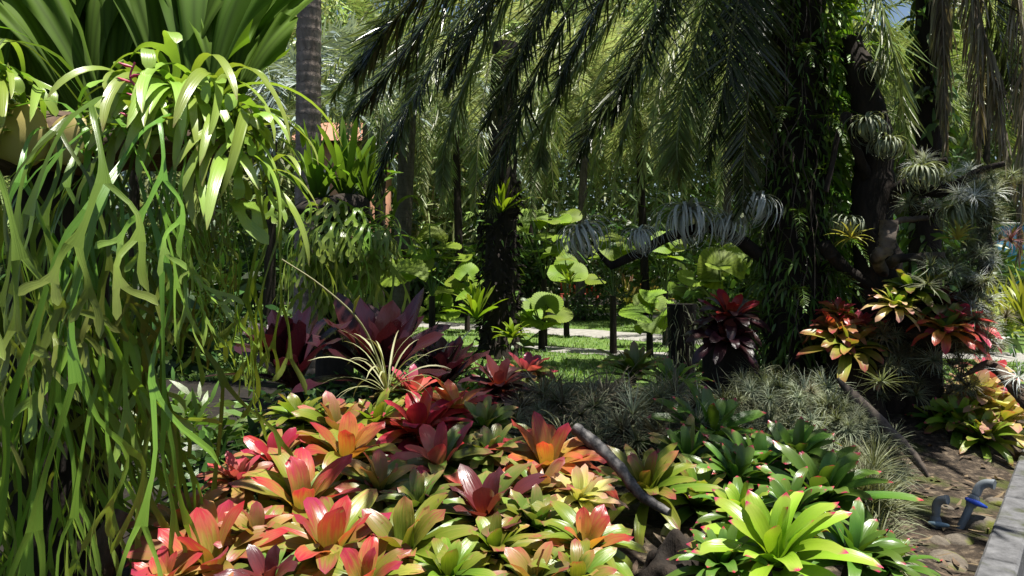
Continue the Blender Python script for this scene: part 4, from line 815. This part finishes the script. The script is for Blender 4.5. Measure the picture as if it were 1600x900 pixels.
# hanging column
def col_(g): 
    py = g.uniform(270, 560); return 1535+g.normal()*18-max(0, 40-abs(py-400))*.3*g.random(), py, 6+g.normal()*.12
mat_of(col_, 62, 6, (40, 70), 'pale spiky air plant in the shaggy column on the right', 'air plants in the shaggy column', AIR, ['airgrey', 'airgrey', 'airgreen', 'airsilver'])
def col2(g): return g.uniform(1440, 1530), g.uniform(395, 450), 6.05+g.normal()*.1
mat_of(col2, 12, 6, (48, 70), 'grey-green spiky air plant left of the shaggy column', 'air plants beside the shaggy column', AIR, ['airgrey', 'airgreen'])
def col3(g): return g.uniform(1400, 1590), g.uniform(245, 330), 6.2+g.normal()*.15
mat_of(col3, 16, 6, (40, 64), 'grey air plant tuft on the upper driftwood limbs', 'air plants on the upper limbs', AIR, ['airgrey', 'airsilver'])
def m1(g):
    x = g.uniform(-.0, 1.35); y = g.uniform(4.6, 6.2); z = .42+.12*math.exp(-((y-5.2)/.6)**2)+g.uniform(0, .13); return 800+x/y*F, HZ+(CZ-z)/y*F, y
mat_of(m1, 80, 5, (52, 104), 'olive spiky air plant in the mat behind the bromeliad mound', 'air plants in the spiky mat', AIR, ['airgreen', 'airbrown', 'airgreen', 'airgrey', 'airbrown'])
def m2(g):
    y = g.uniform(5.0, 6.4); px = g.uniform(1120, 1300); z = .5+g.uniform(-.12, .16); return px, HZ+(CZ-z)/y*F, y
mat_of(m2, 38, 5, (46, 100), 'shaded spiky air plant at the foot of the clad palm', 'air plants at the foot of the clad palm', AIR, ['airgreen', 'airgrey'])
def m3(g):
    f = g.random(); px = 1260+f*150+g.normal()*16; py = 600+f*130+abs(g.normal())*22; return px, py, 5.15-f*.25+g.normal()*.08
mat_of(m3, 38, 5, (40, 80), 'pale air plant furring the leaning log', 'air plants on the leaning log', AIR+CURLY[:1], ['airgrey', 'airgreen'])
for k in range(9):
    airplant(g_.uniform(1255, 1335), g_.uniform(655, 705), 5.0+g_.normal()*.08, g_.uniform(60, 90), 'curly silver air plant in the tangle below the leaning log', CURLY, 'airgrey', group='curly air plants below the log', base=.42)
def m4(g): return g.uniform(1370, 1530), g.uniform(520, 620), 6.1+g.normal()*.15
mat_of(m4, 22, 6, (48, 76), 'shaded air plant on the bank behind the sunlit cluster', 'air plants on the shaded bank', AIR, ['airgreen', 'airbrown', 'airgrey'])
mb = MB()                                                           # the smallest tufts, which run together between the others
for reg, n, dia in ((m1, 70, (34, 60)), (m2, 34, (34, 60)), (m3, 26, (30, 50)), (col_, 34, (30, 48)), (m4, 14, (34, 50))):
    for k in range(n):
        px, py, d = reg(g_); me = AIR[k % 4]; v = np.zeros(len(me.vertices)*3, np.float32); me.vertices.foreach_get('co', v)
        qd = np.zeros(len(me.loops), np.int32); me.loops.foreach_get('vertex_index', qd)
        mb.add(v.reshape(-1, 3)*(g_.uniform(*dia)/F*d/.3)+A(at(px, py, d)), qd.reshape(-1, 4), uv=np.stack([np.zeros(len(v)//3), g_.random(len(v)//3)], -1), tint=g_.random(), mat=k % 3)
struct(mb.build('air_plant_mat', [M['airgreen'], M['airbrown'], M['airgrey']]), 'stuff')
for k in range(20):
    px, py = g_.uniform(1325, 1375), g_.uniform(700, 850); d = 4.4-(py-700)*.004+g_.normal()*.08
    p = at(px, py, d); o = obj('grass_tuft', random.choice(STRAP['fine']), None, (p.x, p.y, max(0, p.z-.12)), (g_.normal()*.15, g_.normal()*.15, g_.random()*6), g_.uniform(.45, .7))
    tag(o, 'fine dull green grassy tuft along the soil patch', 'grass tuft', 'grassy tufts along the soil patch')

# ------------------------------------------------------------------ lawn trees and fan palms (middle distance)
P_ = 'tree trunks round the lawn'
q = at(480, 250, 9.5); palm('coconut_palm', q.x, 9.5, 9.5, .165, 'bark_ring', 'green', 8, 'ringed grey coconut palm trunk standing behind the staghorn ferns', (.05, 0), group=P_)
q = at(622, 525, 13.5); palm('slender_palm', q.x, 13.5, 5.3, .16, 'bark_ring_dark', 'olive', 5, 'slender dark ringed palm at the edge of the lawn', (.25, 0), 2, group=P_, sc=.75)
q = at(780, 555, 12.6); tB = palm('fern_clad_palm', q.x, 12.6, 5.3, .27, 'bark_dark', 'olive', 5, 'dark scaly palm with bird nest fern at mid trunk on the lawn', (.1, 0), 1.5, group=P_, sc=.75)
n = 900; th = rng.random(n)*6.28; hh = rng.random(n)*3.0; outv = np.stack([np.cos(th), np.sin(th), 0*th], -1)
mb = MB(); cloud(mb, outv*.31+np.stack([0*th, 0*th, hh], -1), .13, .05, 3, 1.4, out=outv); mb.build('leaf_bases', M['bark_dark'], tB)
n = 160; th = rng.random(n)*6.28; hh = rng.random(n)*2.4; outv = np.stack([np.cos(th), np.sin(th), 0*th], -1)
mb = MB(); cloud(mb, outv*.36+np.stack([0*th, 0*th, hh], -1), .16, .05, 9, 1.4, out=outv); mb.build('creeper_leaves', M['vine'], tB)
def strapplant(kind, px, py, d, s, label, mat=None, name='fern', cat='fern', group=None, z=None):
    p = at(px, py, d); o = obj(name, random.choice(STRAP[kind]), None, p if z is None else (p.x, p.y, z), (random.uniform(-.15, .15), random.uniform(-.15, .15), random.random()*6), s)
    if mat: setmat(o, M[mat])
    return tag(o, label, cat, group)
strapplant('nest', 782, 335, 12.3, .95, 'bird nest fern sprouting round the dark scaly palm')
strapplant('nest', 745, 500, 12.0, .95, 'lit bird nest fern low against the dark scaly palm')
strapplant('broad', 800, 530, 11.9, .75, 'small drooping fern at the foot of the dark scaly palm', 'fan')
strapplant('nest', 890, 445, 14, .5, 'small light green fern right of the dark scaly palm')
def hang_fronds(t, crown, ends, mats, seed, Lf=.45, dj=.8):
    o = A(t.location); g = np.random.default_rng(seed); c = A(at(*crown))
    for k, (ex, ey) in enumerate(ends):
        e = A(at(ex, ey, crown[2]+g.normal()*dj)); L = np.linalg.norm(e-c); m1 = c*.68+e*.32+A((0, 0, .22*L)); m2 = c*.27+e*.73+A((0, 0, .16*L)); m1[:2] = c[:2]*.55+e[:2]*.45; m2[:2] = c[:2]*.15+e[:2]*.85
        L = np.linalg.norm(m1-c)+np.linalg.norm(m2-m1)+np.linalg.norm(e-m2)
        frond_path([q-o for q in (c, m1, m2, e)], n=int(L*24), Lf=Lf, Wf=.027, droop=.25, ang=.9, seed=seed+k, rad=.02, up=.05, plume=.08, nseg=4).build('frond', [M[mats[k % len(mats)]], M['palm_olive']], t)
q = at(1238, 560, 11); tD = palm('mossy_palm', q.x, 11, 5.8, .11, 'bark_dark', 'olive', 3, 'palm hidden behind the clad palm whose sunlit fronds droop over the arching branch', (0, 0), 0, group=P_)
hang_fronds(tD, (1238, -60, 11), ((830, 300), (872, 330), (912, 335), (952, 325), (990, 350), (1022, 330), (1062, 320), (1122, 335), (1150, 300), (800, 250), (1180, 330), (935, 240), (1010, 230)), ('palm_olive', 'palm_olive', 'palm_green'), 700)
hang_fronds(bpy.data.objects['slender_palm'], (640, 60, 13.5), ((540, 240), (588, 310), (660, 330), (702, 338), (742, 300), (566, 330), (640, 250)), ('palm_olive', 'palm_green'), 720, .5)
hang_fronds(tB, (785, 90, 12.6), ((702, 250), (742, 325), (832, 338), (866, 300), (690, 330), (880, 240)), ('palm_olive', 'palm_green'), 740, .5)
# second staghorn group further back
q = at(520, 330, 8.2); t = thing('tree_stump', (q.x, 8.2, 0), 'dark post holding the smaller distant staghorn fern', 'tree stump'); mb = MB(); tube(mb, [(0, 0, -.1), (0, 0, 1), (0, 0, q.z+.05)], [.2, .17, .19], 14, rough=.08); lump(mb, (.05, 0, q.z), (.42, .3, .2), 4, .3); mb.build('trunk', M['bark_dark'], t)
c = at(545, 350, 8.0); staghorn(562, 352, 8.0, 'distant staghorn fern with long lit fronds left of the slender palm', 46, 60, (-PI*.95, .1), (-PI*.9, .0), .85, .95, .28, (), (), (-.5, .38), 'antler_painted_sun')
for px, py, s, l in ((495, 335, 1.25, 'tall dark green upright fern behind the lit staghorn mop'), (540, 320, 1.2, 'upright strap fern on the post left of the slender palm'), (575, 320, .9, 'lit upright fern beside the slender palm')):
    p = at(px, py, 8.3); o = obj('upright_fern', STRAP['nest'][0], None, p, (0, 0, px), (s*.8, s*.8, s*1.25)); setmat(o, M['shield']); tag(o, l, 'fern', 'upright ferns on the post')
# fan palms: pixel centre, distance, leaves (dx, dy, tilt, turn, size)
for px, py, d, lv, rad, lab in (
 (675, 390, 13.2, ((-30, 0, 28, -150, 1), (20, -5, 20, -20, 1), (0, -18, 60, 90, 1), (-15, 20, 75, -90, .75), (35, 12, 8, -60, .9)), .29, 'tall fan palm with wide lit leaves right of the slender palm'),
 (678, 492, 14.5, ((-20, 0, 35, -160, 1), (20, -2, 30, -30, 1), (8, -22, 75, 80, .95), (0, 8, 20, -90, .8)), .29, 'low bright fan palm on the lawn edge right of the slender palm'),
 (846, 492, 13.6, ((-18, 6, 50, -150, 1), (8, -16, 70, 80, 1), (24, 0, 40, -20, 1), (6, 12, 30, -80, 1), (-10, -12, 75, 120, .8)), .29, 'bright ruffled fan palm right of the dark scaly palm'),
 (850, 350, 14.2, ((-20, -8, 70, 100, 1.05), (-35, 0, 55, 150, .9), (22, -5, 30, 30, .9), (20, 35, 85, -70, .85), (40, -12, 60, 20, .8)), .29, 'tall sunlit fan palm behind the dark scaly palm'),
 (958, 388, 13, ((-10, 0, 75, -150, .9), (12, 4, 50, -20, .85), (0, -14, 30, 70, .8)), .29, 'lit fan palm between the air plant balls'),
 (1040, 382, 14, ((-12, 0, 60, 170, .9), (14, 0, 50, 10, .9), (0, -8, 70, 90, .8)), .29, 'lit fan palm under the arching branch'),
 (1130, 420, 11.5, ((-5, 0, 85, 120, 1.3), (18, -20, 60, 60, 1), (-20, 10, 40, -140, .7)), .29, 'large translucent fan palm leaf under the branch bend'),
 (1015, 488, 12.5, ((-20, 0, 40, 160, 1), (25, -4, 30, 10, 1), (0, -12, 60, 90, 1), (5, 14, 70, -90, .9)), .29, 'shaded low fan palm right of the path'),
 (885, 425, 16, ((-12, 0, 50, 150, 1), (14, 2, 60, 10, 1), (0, -14, 70, 90, .9)), .29, 'shaded fan palm below the sunlit tall one'),
 (545, 410, 9.5, ((0, 0, 60, -20, .6), (20, 30, 60, -60, .6)), .45, 'small fan palm leaf behind the distant staghorn'),
 (1050, 470, 17, ((-15, 0, 50, 170, .9), (15, 0, 50, 10, .9), (0, -12, 70, 90, .9)), .29, 'distant dark fan palm by the mossy post'),
 (730, 440, 17, ((-15, 0, 50, 170, 1), (15, 0, 50, 10, 1), (0, -14, 70, 90, 1), (0, 10, 60, -90, 1)), .29, 'dark fan palm in shade left of the scaly palm')):
    fan_palm(px, py, d, 0, lv, lab, rad)
q = at(1066, 570, 9.0); t = thing('mossy_post', (q.x, q.y, 0), 'square-topped dark post hung with moss left of the dark red bromeliads', 'post'); mb = MB(); tube(mb, [(0, 0, -.1), (0, 0, .5), (0, 0, at(1066, 475, 9).z)], [.17, .16, .17], 12, rough=.12); mb.build('post', M['bark_dark'], t)
n = 260; th = rng.random(n)*6.28; outv = np.stack([np.cos(th), np.sin(th), 0*th], -1); mb = MB(); cloud(mb, outv*.17+np.stack([0*th, 0*th, .2+rng.random(n)*.95], -1), .2, .012, 3, 3.5, out=outv); mb.build('moss', M['airgreen'], t)
# dracaena at the right edge
for k, (px, py, d) in enumerate(((1575, 520, 11), (1600, 510, 10.5), (1545, 525, 11.6))):
    strapplant('dracaena', px, py, d, 1.15, 'yellow-green strap-leaved clump at the right edge of the lawn', None, 'strap_plant', 'plant', 'strap-leaved clumps at the right')
for px, d, l in ((980, 24, 'pale yellow variegated bush far behind the arching branch'), (1010, 25, 'pale spiky bush beyond the second path')):
    strapplant('dracaena', px, 480, d, 1.6, l, 'cream_leaf', 'variegated_bush', 'shrub')

# ------------------------------------------------------------------ palms behind
for k, (px, d, h, kind, n, e, lab, lean) in enumerate((
 (905, 20.5, 6.2, 'olive', 36, 1, 'sunlit palm with drooping olive fronds behind the arching branch', .2),
 (1010, 22.5, 6.6, 'olive', 36, 1, 'olive palm beyond the sunlit one', -.3),
 (1130, 20, 6.2, 'olive', 34, 1, 'sunlit palm left of the clad palm', .2),
 (720, 22, 6.6, 'olive', 32, 1, 'palm with drooping fronds left of the dark scaly palm', -.2),
 (560, 20, 6.5, 'green', 22, 1, 'green palm behind the slender palm', .3),

 (825, 26, 8.0, 'olive', 24, 1, 'tall far palm right of the scaly palm', .2),

 (1180, 27, 8.5, 'olive', 24, 1, 'tall far palm behind the clad palm', .3),
 (1300, 16, 5.8, 'green', 22, 2, 'green palm just behind the clad palm', -.2),
 (1400, 20, 6.6, 'olive', 22, 1, 'palm behind the driftwood tree', .2),
 (1530, 17, 6.0, 'green', 22, 2, 'green palm behind the shaggy air plant column', .2),
 (1620, 22, 7.5, 'olive', 22, 1, 'palm at the right edge of the garden', 0),
 (420, 16, 5.4, 'silver', 18, 2, 'silvery blue palm behind the tall shield fronds', .1),
 (330, 22, 6.5, 'green', 22, 2, 'palm seen through the staghorn fronds', 0),
 (210, 17, 5.0, 'olive', 22, 2, 'sunlit low palm glimpsed between the staghorn straps', 0),
 (60, 22, 6.5, 'olive', 22, 1, 'palm behind the staghorn stump', 0),
 (590, 15.5, 4.6, 'silver', 10, 0, 'silver palm with stiff pale leaf stalks right of the slender palm', .1))):
    q = at(px, HZ, d); palm('palm', q.x, d, h, .12, 'bark_dark' if k % 2 else 'bark_ring_dark', kind, n, lab, (lean, 0), e)
q = at(1440, HZ, 8.3); palm('drooping_palm', q.x, 8.3, 6.0, .17, 'bark_dark', 'green', 7, 'dark palm with dead brown fronds hanging at the upper right', (.15, 0), 0, dry=0, group=P_)
tC = bpy.data.objects['drooping_palm']; o_ = A(tC.location)
for k, (pts, mt) in enumerate(((((1450, -260, 8.3), (1468, -60, 7.6), (1474, 60, 7.5), (1478, 230, 7.5)), 'palm_dry'), (((1450, -260, 8.3), (1500, -100, 7.4), (1535, 40, 7.2), (1560, 160, 7.2), (1585, 300, 7.2)), 'palm_dry'),
      (((1450, -260, 8.3), (1500, -120, 7.7), (1520, 20, 7.6), (1530, 150, 7.6), (1528, 240, 7.6)), 'palm_dry'), (((1450, -260, 8.3), (1540, -120, 7.9), (1580, 50, 7.9), (1600, 260, 7.9)), 'palm_green'), (((1450, -260, 8.3), (1600, -420, 6.8), (1750, -480, 5.6), (1870, -360, 4.8)), 'palm_green'), (((1450, -260, 8.3), (1530, -160, 7.2), (1590, 0, 7), (1600, 200, 7), (1592, 400, 7)), 'palm_dry'))):  # second green frond runs out of view, added to dapple the kerb
    frond_path([A(at(*p))-o_ for p in pts], n=110, Lf=.5, Wf=.022, droop=2.6, ang=.7, seed=k+500, rad=.02, plume=.2, s0=.25).build('dead_frond' if mt == 'palm_dry' else 'frond', [M[mt], M['palm_dry']], tC)
n = 420; th = rng.random(n)*6.28; hh = rng.uniform(1.5, 5.6, n); outv = np.stack([np.cos(th), np.sin(th), 0*th], -1)
mb = MB(); cloud(mb, outv*.17+np.stack([.15*hh/6, 0*th, hh], -1), .2, .06, 41, 1.8, out=outv); mb.build('creeper_leaves', M['vine'], tC)
# understorey shrubs
SHN = 'understorey shrubs'
for k, (x, y, w_, h, mt, lab) in enumerate((
 (-9.5, 20, 4, 2.6, 'bush', 'dark shrub at the far left end of the lawn'), (-6.5, 19, 3, 2.2, 'bush', 'dark shrub behind the distant staghorn'), (-4.6, 22.5, 3, 2.4, 'bush', 'dark broad-leaved shrub behind the slender palm'),
 (-2.8, 24, 3, 2.2, 'bush', 'shaded shrub right of the slender palm'), (-1.2, 23, 2.4, 2.0, 'vine', 'mid green shrub behind the scaly palm'), (1.2, 25.5, 3, 2.6, 'bush', 'dark shrub left of the red bench'),
 (4.9, 26, 3, 2.8, 'bush', 'dark shrub right of the red bench'), (6.2, 22, 3, 3, 'vine', 'leafy shrub left behind the clad palm'), (8.6, 20, 3, 2.8, 'bush', 'dark shrub behind the clad palm'), (11, 22, 4, 3, 'vine', 'shrub behind the driftwood tree'),
 (13.5, 20, 3, .9, 'bush_yellow', 'yellow-green shrub before the blue wall'), (5.0, 16.5, 1.6, 1.5, 'vine', 'small leafy shrub beside the path'), (7.6, 14.5, 2.2, 2.0, 'bush', 'shrub right of the path end'), (8.4, 15, 2.0, 1.5, 'bush', 'low dark shrub behind the shaggy column'),
 (-3.4, 10.5, 1.6, 1.0, 'bush', 'low dark shrub left of the distant staghorn'), (-5.6, 11, 2.2, 1.5, 'bush', 'dark shrub seen through the hanging fronds'), (-8, 12, 3, 2.0, 'bush', 'dark shrub behind the staghorn stump'), (2.0, 20.3, 1.5, .75, 'bush', 'clipped dark mound beside the far path'), (3.4, 9.4, 1.2, .7, 'bush', 'low shrub behind the dark red bromeliads'), (-1.75, 4.9, .7, .45, 'bush', 'low dark leafy plant under the distant side of the staghorn ferns'), (-2.3, 5.6, .9, .5, 'vine', 'small leafy plant in the gap behind the fern curtain'), (-1.2, 4.75, .5, .35, 'vine', 'small leafy plant left of the wine-red bromeliads'), (-.4, 7.6, 1.2, .35, 'vine', 'low ground-hugging leafy plant before the lawn'), (-1.6, 8.2, 1.2, .4, 'bush', 'low leafy plant behind the wine-red bromeliads'))):
    bush(x, y, 0, w_, h, 1500 if h > 1.2 else 700, .34 if h > 1.2 else .16, .12 if h > 1.2 else .05, mt, lab, group=SHN, seed=k)
# far wood
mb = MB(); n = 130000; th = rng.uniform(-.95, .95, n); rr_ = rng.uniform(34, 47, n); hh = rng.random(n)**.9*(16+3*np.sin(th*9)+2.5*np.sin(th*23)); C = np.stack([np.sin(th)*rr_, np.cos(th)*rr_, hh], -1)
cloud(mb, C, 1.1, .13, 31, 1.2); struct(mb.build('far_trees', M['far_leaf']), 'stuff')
# red bench, house and blue wall far off
q = at(905, 470, 27); t = thing('garden_bench', (q.x, 27, 0), 'red wooden slatted bench beyond the paths', 'bench')
for nm, s, c in (('seat', (1.5, .45, .05), (0, 0, .45)), ('leg', (.08, .45, .45), (-.65, 0, .22)), ('leg', (.08, .45, .45), (.65, 0, .22))): mb = MB(); box(mb, c, s); mb.build(nm, M['red_wood'], t)
mb = MB()
for k in range(9): box(mb, (-.64+k*.16, .22, .78), (.06, .04, .6))
box(mb, (0, .22, 1.1), (1.5, .06, .08)); mb.build('backrest', M['red_wood'], t)
q = at(542, 250, 32); t = thing('house', (q.x, 32, 0), 'terracotta-walled house hidden behind the palms', 'house')
mb = MB(); box(mb, (0, 0, 3.2), (3.2, 4, 6.4)); mb.build('wall', M['wall_terracotta'], t)
mb = MB(); V = A([(-2, -2.6, 6.42), (2, -2.6, 6.42), (2, 2.6, 6.42), (-2, 2.6, 6.42), (-1, 0, 7.6), (1, 0, 7.6)]); mb.add(V, [(0, 1, 5, 4), (2, 3, 4, 5)], [(1, 2, 5), (3, 0, 4), ]); mb.build('roof', M['roof_tile'], t)
for x in (-.8, .8):
    mb = MB(); box(mb, (x, -2.02, 4.6), (1.1, .1, 1.4)); f_ = mb.build('window', M['wall_white'], t); mb = MB(); box(mb, (x, -2.075, 4.6), (.9, .03, 1.2)); mb.build('pane', M['glass_dark'], f_)
q = at(1600, 400, 24); mb = MB(); box(mb, (0, 0, 1.4), (5, .2, 2.8)); t = thing('garden_wall', (q.x+1.6, 24, 0), 'sky blue painted wall glimpsed at the right edge', 'wall'); mb.build('panel', M['wall_blue'], t); mb = MB(); box(mb, (0, 0, 2.84), (5.1, .3, .08)); mb.build('coping', M['wall_white'], t)
